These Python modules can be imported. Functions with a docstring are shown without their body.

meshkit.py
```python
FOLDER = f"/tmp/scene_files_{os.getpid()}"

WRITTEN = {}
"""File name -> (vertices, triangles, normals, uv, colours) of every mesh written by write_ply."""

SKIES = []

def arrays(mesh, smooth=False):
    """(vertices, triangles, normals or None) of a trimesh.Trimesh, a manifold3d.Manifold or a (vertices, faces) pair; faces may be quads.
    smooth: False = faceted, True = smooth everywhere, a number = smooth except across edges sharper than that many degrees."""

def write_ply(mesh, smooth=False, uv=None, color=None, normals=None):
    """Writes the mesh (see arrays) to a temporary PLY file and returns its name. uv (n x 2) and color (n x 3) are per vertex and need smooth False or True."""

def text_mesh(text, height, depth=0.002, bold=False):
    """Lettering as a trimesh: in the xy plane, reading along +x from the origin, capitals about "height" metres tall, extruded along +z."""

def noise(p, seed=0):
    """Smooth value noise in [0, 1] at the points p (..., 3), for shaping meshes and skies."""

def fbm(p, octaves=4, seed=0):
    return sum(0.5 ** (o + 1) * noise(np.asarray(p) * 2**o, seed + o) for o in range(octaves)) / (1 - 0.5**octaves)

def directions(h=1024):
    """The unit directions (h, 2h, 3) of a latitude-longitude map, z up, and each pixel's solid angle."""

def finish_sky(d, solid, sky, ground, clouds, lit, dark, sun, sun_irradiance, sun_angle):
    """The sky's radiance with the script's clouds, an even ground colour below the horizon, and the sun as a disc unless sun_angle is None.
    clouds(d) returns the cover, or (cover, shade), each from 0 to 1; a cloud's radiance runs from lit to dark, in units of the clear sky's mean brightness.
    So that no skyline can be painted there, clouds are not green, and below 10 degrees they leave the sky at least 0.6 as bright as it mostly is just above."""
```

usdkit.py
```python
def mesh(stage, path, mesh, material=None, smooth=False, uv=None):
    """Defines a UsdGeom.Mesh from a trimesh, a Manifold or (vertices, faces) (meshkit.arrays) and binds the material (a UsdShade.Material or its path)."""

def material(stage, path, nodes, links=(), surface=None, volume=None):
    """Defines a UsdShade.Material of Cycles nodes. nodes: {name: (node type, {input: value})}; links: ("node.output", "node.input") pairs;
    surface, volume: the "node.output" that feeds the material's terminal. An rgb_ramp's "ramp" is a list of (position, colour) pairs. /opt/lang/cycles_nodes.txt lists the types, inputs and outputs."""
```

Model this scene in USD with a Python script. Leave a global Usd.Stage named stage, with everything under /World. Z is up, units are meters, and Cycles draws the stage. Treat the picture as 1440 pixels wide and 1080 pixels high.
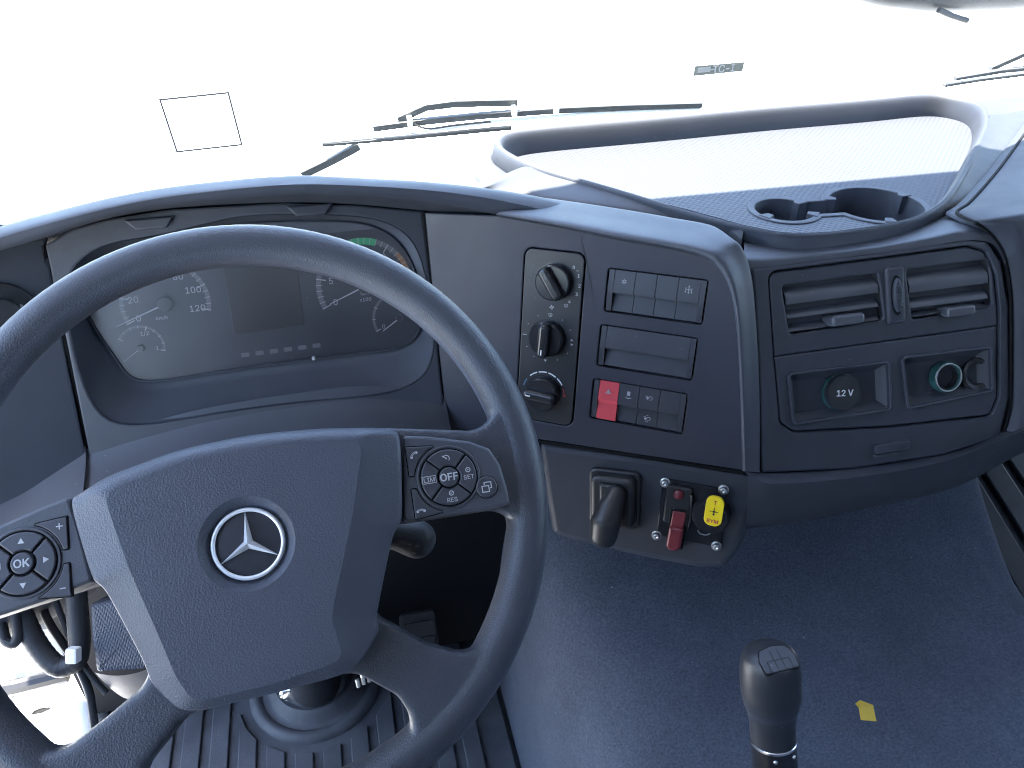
import math, random
import numpy as np, trimesh, manifold3d, mapbox_earcut, shapely
from shapely import affinity
from shapely.geometry import Polygon, Point, LineString, box as sbox
from shapely.ops import unary_union
from scipy.interpolate import PchipInterpolator
import usdkit, meshkit
from pxr import Usd, UsdGeom, UsdLux, UsdShade, Gf

random.seed(7); rng = np.random.default_rng(7)
stage = Usd.Stage.CreateInMemory()
UsdGeom.SetStageUpAxis(stage, 'Z'); UsdGeom.SetStageMetersPerUnit(stage, 1.0)
UsdGeom.Xform.Define(stage, '/World'); UsdGeom.Scope.Define(stage, '/World/Looks')

# ---------------------------------------------------------------- camera, sky, sun
F, YAW, PITCH = 1109.0, math.radians(13.5), math.radians(34.0)
EYE = np.array([0, 0, 1.25])                        # metres over the driver's floor
FH = np.array([math.sin(YAW), math.cos(YAW), 0]); RT = np.array([math.cos(YAW), -math.sin(YAW), 0]); UPZ = np.array([0, 0, 1.0])
FW = FH * math.cos(PITCH) - UPZ * math.sin(PITCH); UP = FH * math.sin(PITCH) + UPZ * math.cos(PITCH)
EXPOSURE, SUN, SKY = 3.55, 1.25, 0.14
cam = UsdGeom.Camera.Define(stage, '/World/Camera')
M4 = np.eye(4); M4[0, :3], M4[1, :3], M4[2, :3], M4[3, :3] = RT, UP, -FW, EYE
cam.AddTransformOp().Set(Gf.Matrix4d(M4.tolist()))
cam.CreateHorizontalApertureAttr(36.0); cam.CreateVerticalApertureAttr(27.0); cam.CreateFocalLengthAttr(36.0 * F / 1440)
cam.CreateClippingRangeAttr(Gf.Vec2f(0.02, 2000)); cam.CreateExposureAttr(EXPOSURE)
cam.CreateFStopAttr(0.0)
SEL, SAZ = math.radians(75), math.radians(-45)       # high, ahead and to the left
SD = np.array([math.cos(SEL) * math.sin(SAZ), math.cos(SEL) * math.cos(SAZ), math.sin(SEL)])
sky_mat = usdkit.material(stage, '/World/Looks/sky', {
    's': ('sky_texture', {'sky_type': 'single_scattering', 'sun_disc': False, 'sun_elevation': SEL, 'sun_rotation': SAZ, 'aerosol_density': 1.0}),
    'b': ('background_shader', {'strength': SKY})}, [('s.color', 'b.color')], surface='b.background')
dome = UsdLux.DomeLight.Define(stage, '/World/sky'); UsdShade.MaterialBindingAPI.Apply(dome.GetPrim()).Bind(sky_mat)
sun = UsdLux.DistantLight.Define(stage, '/World/sun')
sun.CreateIntensityAttr(SUN); sun.CreateAngleAttr(0.53); sun.CreateNormalizeAttr(True); sun.CreateColorAttr(Gf.Vec3f(1, 0.95, 0.87))
zx = SD; xx = np.cross([0, 1, 0], zx); xx /= np.linalg.norm(xx); yy = np.cross(zx, xx)
S4 = np.eye(4); S4[0, :3], S4[1, :3], S4[2, :3] = xx, yy, zx
sun.AddTransformOp().Set(Gf.Matrix4d(S4.tolist()))

# ---------------------------------------------------------------- materials
MAT = {}
def mat(name, col, rough=.5, spec=.5, metallic=0., bump=None, scale=900., dist=.0003, kind='noise', var=.12, coat=0., **kw):
    """plain principled with a fine relief, a slow tone drift and specks of dust"""
    nodes = {'g': ('geometry', {}), 'p': ('principled_bsdf', {'roughness': rough, 'metallic': metallic, 'specular_ior_level': spec, 'coat_weight': coat, **kw})}
    links = []
    c = np.array(col, float)
    if var:
        nodes['n1'] = ('noise_texture', {'scale': 14., 'detail': 5., 'roughness': .65})
        nodes['r1'] = ('rgb_ramp', {'ramp': [(.3, tuple(c * (1 - var))), (.7, tuple(c * (1 + var)))]})
        links += [('g.position', 'n1.vector'), ('n1.fac', 'r1.fac'), ('r1.color', 'p.base_color')]
    else:
        nodes['p'][1]['base_color'] = tuple(c)
    if var >= .12 and not metallic:
        nodes['n3'] = ('noise_texture', {'scale': 5., 'detail': 7., 'roughness': .7}); nodes['mr'] = ('map_range', {'from_min': .3, 'from_max': .7, 'to_min': rough - .09, 'to_max': rough + .10})
        links += [('g.position', 'n3.vector'), ('n3.fac', 'mr.value'), ('mr.result', 'p.roughness')]
        nodes['vd'] = ('voronoi_texture', {'scale': 38.}); nodes['rd'] = ('rgb_ramp', {'ramp': [(0, (.13, .13, .14)), (.02, (.07, .07, .07)), (.034, (0, 0, 0)), (1, (0, 0, 0))]})
        nodes['ad'] = ('mix', {'mix_type': 'add', 'fac': 1.}); links.remove(('r1.color', 'p.base_color'))
        links += [('g.position', 'vd.vector'), ('vd.distance', 'rd.fac'), ('r1.color', 'ad.color1'), ('rd.color', 'ad.color2'), ('ad.color', 'p.base_color')]
    if bump:
        if kind == 'noise':
            nodes['n2'] = ('noise_texture', {'scale': scale, 'detail': 3., 'roughness': .6}); out = 'n2.fac'
        else:
            nodes['n2'] = ('voronoi_texture', {'scale': scale, 'feature': 'smooth_f1', 'smoothness': .6}); out = 'n2.distance'
        nodes['bp'] = ('bump', {'strength': bump, 'distance': dist})
        links += [('g.position', 'n2.vector'), (out, 'bp.height'), ('bp.normal', 'p.normal')]
    MAT[name] = usdkit.material(stage, '/World/Looks/' + name, nodes, links, surface='p.BSDF')
mat('dash_plastic', (.035, .0385, .049), .50, .5, bump=.5, scale=1400, dist=.0004)
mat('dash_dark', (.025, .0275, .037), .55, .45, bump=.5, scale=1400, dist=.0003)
mat('vent_plastic_lit', (.050, .053, .062), .38, .55, bump=.3, scale=1400, dist=.0002)  # same plastic as the dash, lightened for light falling on slats
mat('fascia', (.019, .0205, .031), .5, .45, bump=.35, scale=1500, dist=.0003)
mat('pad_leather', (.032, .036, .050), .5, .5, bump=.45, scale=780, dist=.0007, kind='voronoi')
mat('rim_leather', (.029, .032, .042), .47, .5, bump=.45, scale=800, dist=.0006, kind='voronoi')
mat('spoke_plastic', (.033, .036, .045), .5, .5, bump=.5, scale=1000, dist=.0005)
mat('button_plastic', (.025, .026, .033), .42, .5, bump=.2, scale=1500, dist=.0002)
mat('gloss_black', (.010, .010, .012), .24, .5, var=.05)
mat('satin_black', (.014, .014, .016), .38, .5, bump=.2, scale=1200, dist=.0002)
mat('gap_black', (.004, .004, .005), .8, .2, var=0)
mat('chrome', (.75, .76, .78), .2, metallic=1., var=.04)
mat('star_metal', (.72, .72, .74), .36, metallic=.55, var=.02)
mat('steel', (.55, .55, .55), .3, metallic=1., var=.1)
mat('mark_white', (.62, .62, .62), .5, .3, var=0)
mat('mark_grey', (.33, .33, .34), .5, .3, var=0)
mat('mark_dim', (.11, .11, .115), .5, .3, var=0)
mat('mark_green', (.03, .32, .12), .5, .3, var=0)
mat('mark_orange', (.25, .12, .05), .5, .3, var=0)
mat('mark_red', (.42, .06, .06), .5, .3, var=0)
mat('mark_blue', (.09, .2, .3), .5, .3, var=0)
mat('mark_black', (.02, .02, .02), .5, .3, var=0)
mat('red_plastic', (.50, .050, .062), .45, .4, bump=.2, scale=1200, dist=.0002, var=.06)
mat('dark_red', (.13, .018, .024), .35, .5, var=.1)
mat('yellow_plastic', (.80, .60, .01), .4, .5, var=.05)
mat('teal_ring', (.014, .045, .043), .25, .5, var=.05)
mat('cluster_face', (.021, .022, .029), .4, .4, var=.15)
mat('screen_face', (.013, .012, .013), .3, .5, var=.1)
mat('headliner', (.17, .185, .215), .9, .2, bump=.3, scale=300, dist=.001)
mat('white_paint', (.78, .78, .77), .3, .5, var=.04)
mat('black_rubber', (.022, .022, .024), .55, .4, bump=.3, scale=500, dist=.0006)
mat('floor_rubber', (.068, .072, .082), .6, .4, bump=.5, scale=420, dist=.0009, var=.3)
mat('wiper_black', (.045, .046, .045), .5, .4, var=.1)
mat('paper_yellow', (.62, .42, .06), .6, .3, var=.15)
mat('exterior_plastic', (.018, .019, .021), .5, .4, bump=.3, scale=600, dist=.0005)
# carpet: short felt with lint specks
MAT['carpet'] = usdkit.material(stage, '/World/Looks/carpet', {
    'g': ('geometry', {}), 'n1': ('noise_texture', {'scale': 7., 'detail': 6., 'roughness': .7}), 'r1': ('rgb_ramp', {'ramp': [(.3, (.060, .070, .096)), (.72, (.088, .102, .138))]}),
    'n2': ('noise_texture', {'scale': 330., 'detail': 4., 'roughness': .8}), 'r2': ('rgb_ramp', {'ramp': [(.35, (.58, .58, .58)), (.68, (1.38, 1.38, 1.38))]}),
    'v': ('voronoi_texture', {'scale': 26., 'randomness': 1.}), 'r3': ('rgb_ramp', {'ramp': [(.0, (.30, .30, .30)), (.026, (.22, .22, .22)), (.036, (0, 0, 0)), (1., (0, 0, 0))]}),
    'm': ('mix', {'mix_type': 'multiply', 'fac': 1.}), 'a': ('mix', {'mix_type': 'add', 'fac': .6}),
    'b': ('bump', {'strength': .9, 'distance': .0012}), 'p': ('principled_bsdf', {'roughness': .9, 'specular_ior_level': .15, 'sheen_weight': .15, 'sheen_roughness': .5})},
    [('g.position', 'n1.vector'), ('g.position', 'n2.vector'), ('g.position', 'v.vector'), ('n1.fac', 'r1.fac'), ('n2.fac', 'r2.fac'), ('r1.color', 'm.color1'), ('r2.color', 'm.color2'),
     ('v.distance', 'r3.fac'), ('m.color', 'a.color1'), ('r3.color', 'a.color2'), ('a.color', 'p.base_color'), ('n2.fac', 'b.height'), ('b.normal', 'p.normal')], surface='p.BSDF')
def lattice(name, col, rough, step, dist):
    k = 2 * math.pi / step
    MAT[name] = usdkit.material(stage, '/World/Looks/' + name, {
        'g': ('geometry', {}), 'mp': ('mapping', {'scale': (k, k, k), 'rotation': (0, 0, .78)}), 'x': ('separate_xyz', {}),
        's1': ('math', {'math_type': 'sine'}), 's2': ('math', {'math_type': 'sine'}), 'mx': ('math', {'math_type': 'maximum'}),
        'b': ('bump', {'strength': 1., 'distance': dist}), 'p': ('principled_bsdf', {'base_color': col, 'roughness': rough, 'specular_ior_level': .5})},
        [('g.position', 'mp.vector'), ('mp.vector', 'x.vector'), ('x.x', 's1.value1'), ('x.y', 's2.value1'), ('s1.value', 'mx.value1'), ('s2.value', 'mx.value2'),
         ('mx.value', 'b.height'), ('b.normal', 'p.normal')], surface='p.BSDF')
lattice('tray_mat', (.027, .030, .040), .6, .0062, .0003)
mat('tray_plastic_dimmed', (.026, .029, .038), .6, .4, bump=.4, scale=1400, dist=.0003)  # same plastic as the dash, darkened against the pale sky sheen
mat('knob_black', (.016, .0175, .022), .42, .5, bump=.3, scale=1200, dist=.0003)
mat('tick_grey', (.25, .25, .26), .5, .3, var=0)
mat('sticker_grey', (.05, .05, .05), .5, .3, var=0)
lattice('perforated', (.040, .045, .060), .5, .0026, .0003)
def pane(name, tint, rough, fac):
    MAT[name] = usdkit.material(stage, '/World/Looks/' + name, {
        't': ('transparent_bsdf', {'color': tint}), 'gl': ('glossy_bsdf', {'color': (1, 1, 1), 'roughness': rough}),
        'm': ('mix_closure', {'fac': fac})}, [('t.BSDF', 'm.closure1'), ('gl.BSDF', 'm.closure2')], surface='m.closure')
pane('window_glass', (.96, .975, .97), .0, .02)
pane('cluster_lens', (.95, .95, .96), .25, .05)
pane('clear_film', (.95, .95, .95), .1, .06)
pane('crumpled_film', (.9, .9, .9), .2, .35)
MAT['paper_translucent'] = usdkit.material(stage, '/World/Looks/paper_translucent', {
    'd': ('diffuse_bsdf', {'color': (.8, .8, .8)}), 't': ('translucent_bsdf', {'color': (.8, .8, .8)}), 'm': ('mix_closure', {'fac': .6})},
    [('d.BSDF', 'm.closure1'), ('t.BSDF', 'm.closure2')], surface='m.closure')
MAT['label_grey'] = usdkit.material(stage, '/World/Looks/label_grey', {
    'd': ('diffuse_bsdf', {'color': (.22, .23, .22)}), 't': ('translucent_bsdf', {'color': (.22, .23, .22)}), 'm': ('mix_closure', {'fac': .5})},
    [('d.BSDF', 'm.closure1'), ('t.BSDF', 'm.closure2')], surface='m.closure')
MAT['concrete'] = usdkit.material(stage, '/World/Looks/concrete', {
    'g': ('geometry', {}), 'n': ('noise_texture', {'scale': 1.3, 'detail': 8., 'roughness': .7}), 'r': ('rgb_ramp', {'ramp': [(.3, (.44, .45, .46)), (.7, (.54, .55, .56))]}),
    'b': ('bump', {'strength': .3, 'distance': .01}), 'p': ('principled_bsdf', {'roughness': .85})},
    [('g.position', 'n.vector'), ('n.fac', 'r.fac'), ('r.color', 'p.base_color'), ('n.fac', 'b.height'), ('b.normal', 'p.normal')], surface='p.BSDF')

# ---------------------------------------------------------------- scene graph helpers
used = {}
def numbered(parent, name):
    k = used.get((parent, name), 0); used[(parent, name)] = k + 1
    return f'{parent}/{name}' + (f'_{k:03d}' if k else '')
ORIG = {}
def keys(prim, label=None, cat=None, group=None, kind=None):
    for k, v in (('label', label), ('category', cat), ('group', group), ('kind', kind)):
        if v: prim.SetCustomDataByKey(k, v)
def thing(name, label, cat, origin, group=None, kind=None):
    path = numbered('/World', name)
    x = UsdGeom.Xform.Define(stage, path); o = np.asarray(origin, float); x.AddTranslateOp().Set(Gf.Vec3d(*map(float, o)))
    ORIG[path] = o; keys(x.GetPrim(), label, cat, group, kind)
    return path
def part(parent, name, mesh, material, smooth=35, label=None, kind=None):
    path = numbered(parent, name)
    if isinstance(mesh, list): mesh = join(mesh)
    v, f, _ = meshkit.arrays(mesh, False)
    o = ORIG[parent]; ORIG[path] = o
    usdkit.mesh(stage, path, trimesh.Trimesh(v - o, f, process=False), MAT[material], smooth=smooth)
    keys(stage.GetPrimAtPath(path), label, None, None, kind)
    return path
def solo(name, mesh, material, label=None, cat=None, kind=None, smooth=35, group=None):
    path = numbered('/World', name)
    if isinstance(mesh, list): mesh = join(mesh)
    v, f, _ = meshkit.arrays(mesh, False)
    usdkit.mesh(stage, path, trimesh.Trimesh(v, f, process=False), MAT[material], smooth=smooth)
    keys(stage.GetPrimAtPath(path), label, cat, group, kind)
    return path

# ---------------------------------------------------------------- geometry helpers
def join(ms):
    vs, fs, n = [], [], 0
    for m in ms:
        v, f, _ = meshkit.arrays(m, False); vs.append(v); fs.append(f + n); n += len(v)
    return trimesh.Trimesh(np.vstack(vs), np.vstack(fs), process=False)
def ray(px, py): return RT * ((px - 720) / F) + UP * ((540 - py) / F) + FW
class Plane:
    """a flat frame in the cab: o, u (right), v (up along the face), n (out of it)"""
    def __init__(s, o, u, v): s.o, s.u, s.v = np.array(o, float), np.array(u, float), np.array(v, float); s.n = np.cross(s.u, s.v)
    def at(s, px, py):
        d = ray(px, py); return EYE + d * (((s.o - EYE) @ s.n) / (d @ s.n))
    def uv(s, px, py):
        q = s.at(px, py) - s.o; return np.array([q @ s.u, q @ s.v])
    def to3(s, uv, h=0.):
        uv = np.asarray(uv, float); h = np.asarray(h, float)
        return s.o + uv[..., :1] * s.u + uv[..., 1:2] * s.v + (h[..., None] if h.ndim else h) * s.n
    def shift(s, d): return Plane(s.o + s.n * d, s.u, s.v)
    def poly(s, pts): return Polygon([s.uv(*p) for p in pts]).buffer(0)
    def curve(s, pts): return np.array([s.at(*p) for p in pts])
def reclined(o, h, r):
    h = np.array(h, float); n0 = np.array([h[1], -h[0], 0]); a = math.radians(r)
    n = n0 * math.cos(a) + UPZ * math.sin(a); return Plane(o, h, np.cross(n, h))
def flat(z): return Plane([0, 0, z], [1, 0, 0], [0, 1, 0])
def rnd(p, r): return p.buffer(-r).buffer(2 * r).buffer(-r)
def rrect(cx, cy, w, h, r, ang=0.):
    p = sbox(-w / 2 + r, -h / 2 + r, w / 2 - r, h / 2 - r).buffer(r, 8)
    return affinity.translate(affinity.rotate(p, ang, (0, 0), use_radians=True), cx, cy)
def circ(c, r, n=16): return Point(*c).buffer(r, n)
def rings_of(poly, step):
    poly = shapely.geometry.polygon.orient(poly.simplify(step * .03)); out = []
    for ring in (poly.exterior, *poly.interiors):
        ring = ring.segmentize(step); c = np.array(ring.coords)[:-1]
        keep = np.linalg.norm(c - np.roll(c, 1, 0), axis=1) > step * .02
        out.append(c[keep])
    return out
def normals2(c):
    e = np.roll(c, -1, 0) - c; e /= np.linalg.norm(e, axis=1, keepdims=True) + 1e-12
    nn = np.stack([e[:, 1], -e[:, 0]], 1); m = nn + np.roll(nn, 1, 0); m /= np.linalg.norm(m, axis=1, keepdims=True) + 1e-12
    return m / np.clip((m * nn).sum(1, keepdims=True), .6, 1)
def triang(rings):
    P = np.vstack([np.asarray(r, float)[:, :2] for r in rings])
    area = lambda t: np.abs((P[t[:, 1]] - P[t[:, 0]])[:, 0] * (P[t[:, 2]] - P[t[:, 0]])[:, 1] - (P[t[:, 1]] - P[t[:, 0]])[:, 1] * (P[t[:, 2]] - P[t[:, 0]])[:, 0]).sum() / 2
    want = Polygon(rings[0], rings[1:]).area; t = np.asarray(manifold3d.triangulate([np.asarray(r, float) for r in rings]))
    if len(t) and want > 0 and abs(area(t) - want) < 1e-5 * want: return t
    t = np.array(mapbox_earcut.triangulate_float64(P, np.cumsum([len(r) for r in rings]).astype(np.uint32))).reshape(-1, 3).astype(int)
    a, b, c = P[t[:, 0]], P[t[:, 1]], P[t[:, 2]]; neg = (b - a)[:, 0] * (c - a)[:, 1] - (b - a)[:, 1] * (c - a)[:, 0] < 0
    t[neg] = t[neg][:, ::-1]; return t
def bev(pl, poly, h0, h1, b=.001, step=.006, seg=2, back=True, dome=None, hole=1., closed=False):
    """solid on a plane: outline poly (metres), from height h0 to h1 with a rounded front edge"""
    if poly.geom_type != 'Polygon':
        return join([bev(pl, g, h0, h1, b, step, seg, back, dome, hole) for g in poly.geoms if g.area > 1e-9])
    R = rings_of(poly, step); N = [normals2(r) for r in R]; n = sum(map(len, R))
    prof = [(0, h0), (0, h1 - b)] + [(b * (1 - math.cos(k / seg * math.pi / 2)), h1 - b + b * math.sin(k / seg * math.pi / 2)) for k in range(1, seg + 1)]
    V, Fc = [], []
    for off, h in prof:
        uv = np.vstack([r - q * off * (hole if k_ else 1) for k_, (r, q) in enumerate(zip(R, N))]); V.append(pl.to3(uv, h if dome is None or h < h1 - b - 1e-9 else h + dome(uv)))
    st = 0
    for r in R:
        m = len(r); i = st + np.arange(m); j = st + (np.arange(m) + 1) % m
        for k in range(len(prof) - 1):
            a, c = k * n, (k + 1) * n
            Fc.append(np.stack([a + i, a + j, c + j], 1)); Fc.append(np.stack([a + i, c + j, c + i], 1))
        st += m
    tf_ = triang(R).copy()
    if not closed:                                                  # slivers that the inset turned over are turned back
        a, b_, c = uv[tf_[:, 0]], uv[tf_[:, 1]], uv[tf_[:, 2]]; neg = (b_ - a)[:, 0] * (c - a)[:, 1] - (b_ - a)[:, 1] * (c - a)[:, 0] < 0
        tf_[neg] = tf_[neg][:, ::-1]
    V.append(V[-1].copy()); Fc.append(tf_ + len(prof) * n)
    t = triang(R) if back else None
    if back: Fc.append(t[:, ::-1])
    return trimesh.Trimesh(np.vstack(V), np.vstack(Fc), process=False)
def pocket(pl, poly, depth, inset=.002, lip=.0015, floor=True, step=.005, h=0.):
    """the walls and floor of a recess"""
    R = rings_of(poly, step)[0]; N = normals2(R); m = len(R)
    prof = [(-lip, h), (-lip * .3, h - lip * .3), (0, h - lip), (inset * .9, h - depth + lip), (inset + lip, h - depth)]
    V = np.vstack([pl.to3(R - N * o, z) for o, z in prof]); i = np.arange(m); j = (i + 1) % m; Fc = []
    for k in range(len(prof) - 1):
        a, c = k * m, (k + 1) * m
        Fc += [np.stack([a + i, a + j, c + j], 1), np.stack([a + i, c + j, c + i], 1)]
    if floor: Fc.append(triang([R]) + (len(prof) - 1) * m)
    return trimesh.Trimesh(V, np.vstack(Fc), process=False)
def spl(pts, n, closed=False):
    p = np.asarray(pts, float)
    if closed: p = np.vstack([p[-3:], p, p[:4]])
    t = np.r_[0, np.cumsum(np.linalg.norm(np.diff(p, axis=0), axis=1) ** .8)]
    f = PchipInterpolator(t, p) if not closed else __import__('scipy.interpolate', fromlist=['x']).CubicSpline(t, p)
    return f(np.linspace(t[3], t[-4], n, endpoint=False)) if closed else f(np.linspace(0, t[-1], n))
def loft(curves, closed=False, capends=False, cross=False):
    C = np.array(curves); k, n = C.shape[:2]; Fc = []
    i = np.arange(n if closed else n - 1); j = (i + 1) % n
    kk = range(k) if cross else range(k - 1)
    for a in kk:
        b = (a + 1) % k
        Fc += [np.stack([a * n + i, a * n + j, b * n + j], 1), np.stack([a * n + i, b * n + j, b * n + i], 1)]
    return trimesh.Trimesh(C.reshape(-1, 3), np.vstack(Fc), process=False)
def smoothloft(curves, m, closed=False):
    """a loft whose cross sections are splines through the given curves"""
    C = np.array(curves); t = np.r_[0, np.cumsum([np.linalg.norm(C[k + 1] - C[k], axis=1).mean() for k in range(len(C) - 1)])]
    return loft(PchipInterpolator(t, C, axis=0)(np.linspace(0, t[-1], m)), closed)
def tube(path, r, n=14, closed=False, caps=True, flatten=1., up=(0, 0, 1)):
    p = np.asarray(path, float); k = len(p); r = np.broadcast_to(r, k)
    t = (np.roll(p, -1, 0) - np.roll(p, 1, 0)) if closed else np.gradient(p, axis=0)
    t /= np.linalg.norm(t, axis=1, keepdims=True); a = np.cross(t, up); a /= np.linalg.norm(a, axis=1, keepdims=True) + 1e-12; b = np.cross(a, t)
    w = np.arange(n) / n * 2 * np.pi
    V = p[:, None] + r[:, None, None] * (np.cos(w)[None, :, None] * a[:, None] + flatten * np.sin(w)[None, :, None] * b[:, None])
    V = V.reshape(-1, 3); Fc = []; i = np.arange(n); j = (i + 1) % n
    for q in range(k if closed else k - 1):
        c, d = q * n, ((q + 1) % k) * n
        Fc += [np.stack([c + i, d + j, c + j], 1), np.stack([c + i, d + i, d + j], 1)]
    if caps and not closed:
        V = np.vstack([V, p[0], p[-1]]); e = k * n
        Fc += [np.stack([np.full(n, e), i, j], 1), np.stack([np.full(n, e + 1), (k - 1) * n + j, (k - 1) * n + i], 1)]
    return trimesh.Trimesh(V, np.vstack(Fc), process=False)
def lathe(pl, c, prof, n=40, sx=1., sy=1.):
    """surface of revolution about the plane's normal; prof = [(radius, height)...]"""
    w = np.arange(n) / n * 2 * np.pi; V = []
    for r, h in prof: V.append(pl.to3(np.stack([c[0] + sx * r * np.cos(w), c[1] + sy * r * np.sin(w)], 1), h))
    return loft(V, True)
def rocker(pl, u0, u1, prof):
    """a profile (v, h) carried along u"""
    pr = Polygon(prof); t = triang([np.array(shapely.geometry.polygon.orient(pr).exterior.coords)[:-1]]); c = np.array(shapely.geometry.polygon.orient(pr).exterior.coords)[:-1]; m = len(c)
    V = np.vstack([pl.to3(np.stack([np.full(m, u), c[:, 0]], 1), c[:, 1]) for u in (u0, u1)]); i = np.arange(m); j = (i + 1) % m
    return trimesh.Trimesh(V, np.vstack([np.stack([i, j, m + j], 1), np.stack([i, m + j, m + i], 1), t[:, ::-1], t + m]), process=False)
def text(pl, s, c, height, h=0., ang=0., bold=False):
    m = meshkit.text_mesh(s, height, .0002, bold); v = np.array(m.vertices); b = v[:, :2]
    b = b - (b.max(0) + b.min(0)) / 2; ca, sa = math.cos(ang), math.sin(ang); b = b @ np.array([[ca, sa], [-sa, ca]]) + np.asarray(c)
    return trimesh.Trimesh(pl.to3(b, v[:, 2] + h), m.faces, process=False)
def ink(pl, poly, h=0.): return bev(pl, poly, h - .0001, h + .00025, .00002, .004, 1, back=False)
def stroke(pts, w, c=(0, 0), s=1., ang=0.):
    g = LineString(pts).buffer(w / 2, 3) if len(pts) > 1 else Point(pts[0]).buffer(w / 2)
    return affinity.translate(affinity.rotate(affinity.scale(g, s, s, origin=(0, 0)), ang, (0, 0), use_radians=True), *c)
def arcpts(c, r, a0, a1, n=24): return [(c[0] + r * math.cos(a), c[1] + r * math.sin(a)) for a in np.radians(np.linspace(a0, a1, n))]
def sector(c, r0, r1, a0, a1): return Polygon(arcpts(c, r1, a0, a1) + arcpts(c, r0, a1, a0))
def ico(c, r, sub=2):
    m = trimesh.creation.icosphere(sub, 1.); return trimesh.Trimesh(np.array(m.vertices) * r + c, m.faces, process=False)
def blob(spheres, length=.004, it=15):
    """hulls of consecutive spheres, unioned and smoothed"""
    ms = []
    for a, b in zip(spheres, spheres[1:]):
        P = [manifold3d.Manifold.sphere(r, 28).translate(list(map(float, c))) for c, r in (a, b)]
        ms.append(manifold3d.Manifold.batch_hull(P))
    u = manifold3d.Manifold.batch_boolean(ms, manifold3d.OpType.Add).refine_to_length(length); v, f, _ = meshkit.arrays(u)
    t = trimesh.Trimesh(v, f); trimesh.smoothing.filter_taubin(t, iterations=it); return t

# ---------------------------------------------------------------- the cab's main planes
A = reclined(EYE + ray(340, 480) * .86, [1, 0, 0], 20)                       # instruments, facing the driver
aB = math.radians(34); B = reclined(A.at(612, 450), [math.cos(aB), -math.sin(aB), 0], 15)   # switch fascia, turned to the driver
aC = math.radians(4); C = reclined(B.at(1055, 500), [math.cos(aC), -math.sin(aC), 0], 25)   # centre vents
ZT = .932; T = flat(ZT)                                                       # dashboard top
tW = math.radians(44); W = Plane([-.0903, .4695, .841], [1, 0, 0], [0, math.cos(tW), math.sin(tW)])  # steering wheel
ZF, ZG = 0., -1.05                                                            # driver's floor, street

# ---------------------------------------------------------------- setting: street and cab shell
g = trimesh.creation.box([400, 400, .2]); g.apply_translation([0, 100, ZG - .1])
solo('ground', g, 'concrete', kind='structure')
def bx(x0, x1, y0, y1, z0, z1):
    m = trimesh.creation.box([x1 - x0, y1 - y0, z1 - z0]); m.apply_translation([(x0 + x1) / 2, (y0 + y1) / 2, (z0 + z1) / 2]); return m
HZ, HY = 1.76, 1.015                                                           # windscreen header
YB, ZB = 1.135, .90                                                            # windscreen foot
solo('cab_roof', bx(-.72, 1.72, -1.0, HY, HZ, HZ + .06), 'headliner', kind='structure')
solo('cab_rear_wall', bx(-.72, 1.72, -1.06, -1.0, ZF - .1, HZ + .06), 'headliner', kind='structure')
solo('cab_right_wall', [bx(1.66, 1.72, -1.0, HY, ZF - .1, .92), bx(1.66, 1.72, -1.0, .05, .92, HZ), bx(1.66, 1.72, .86, 1.1, .92, HZ)], 'headliner', kind='structure')  # unseen wall; its window is cut small to hold back side light
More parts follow.
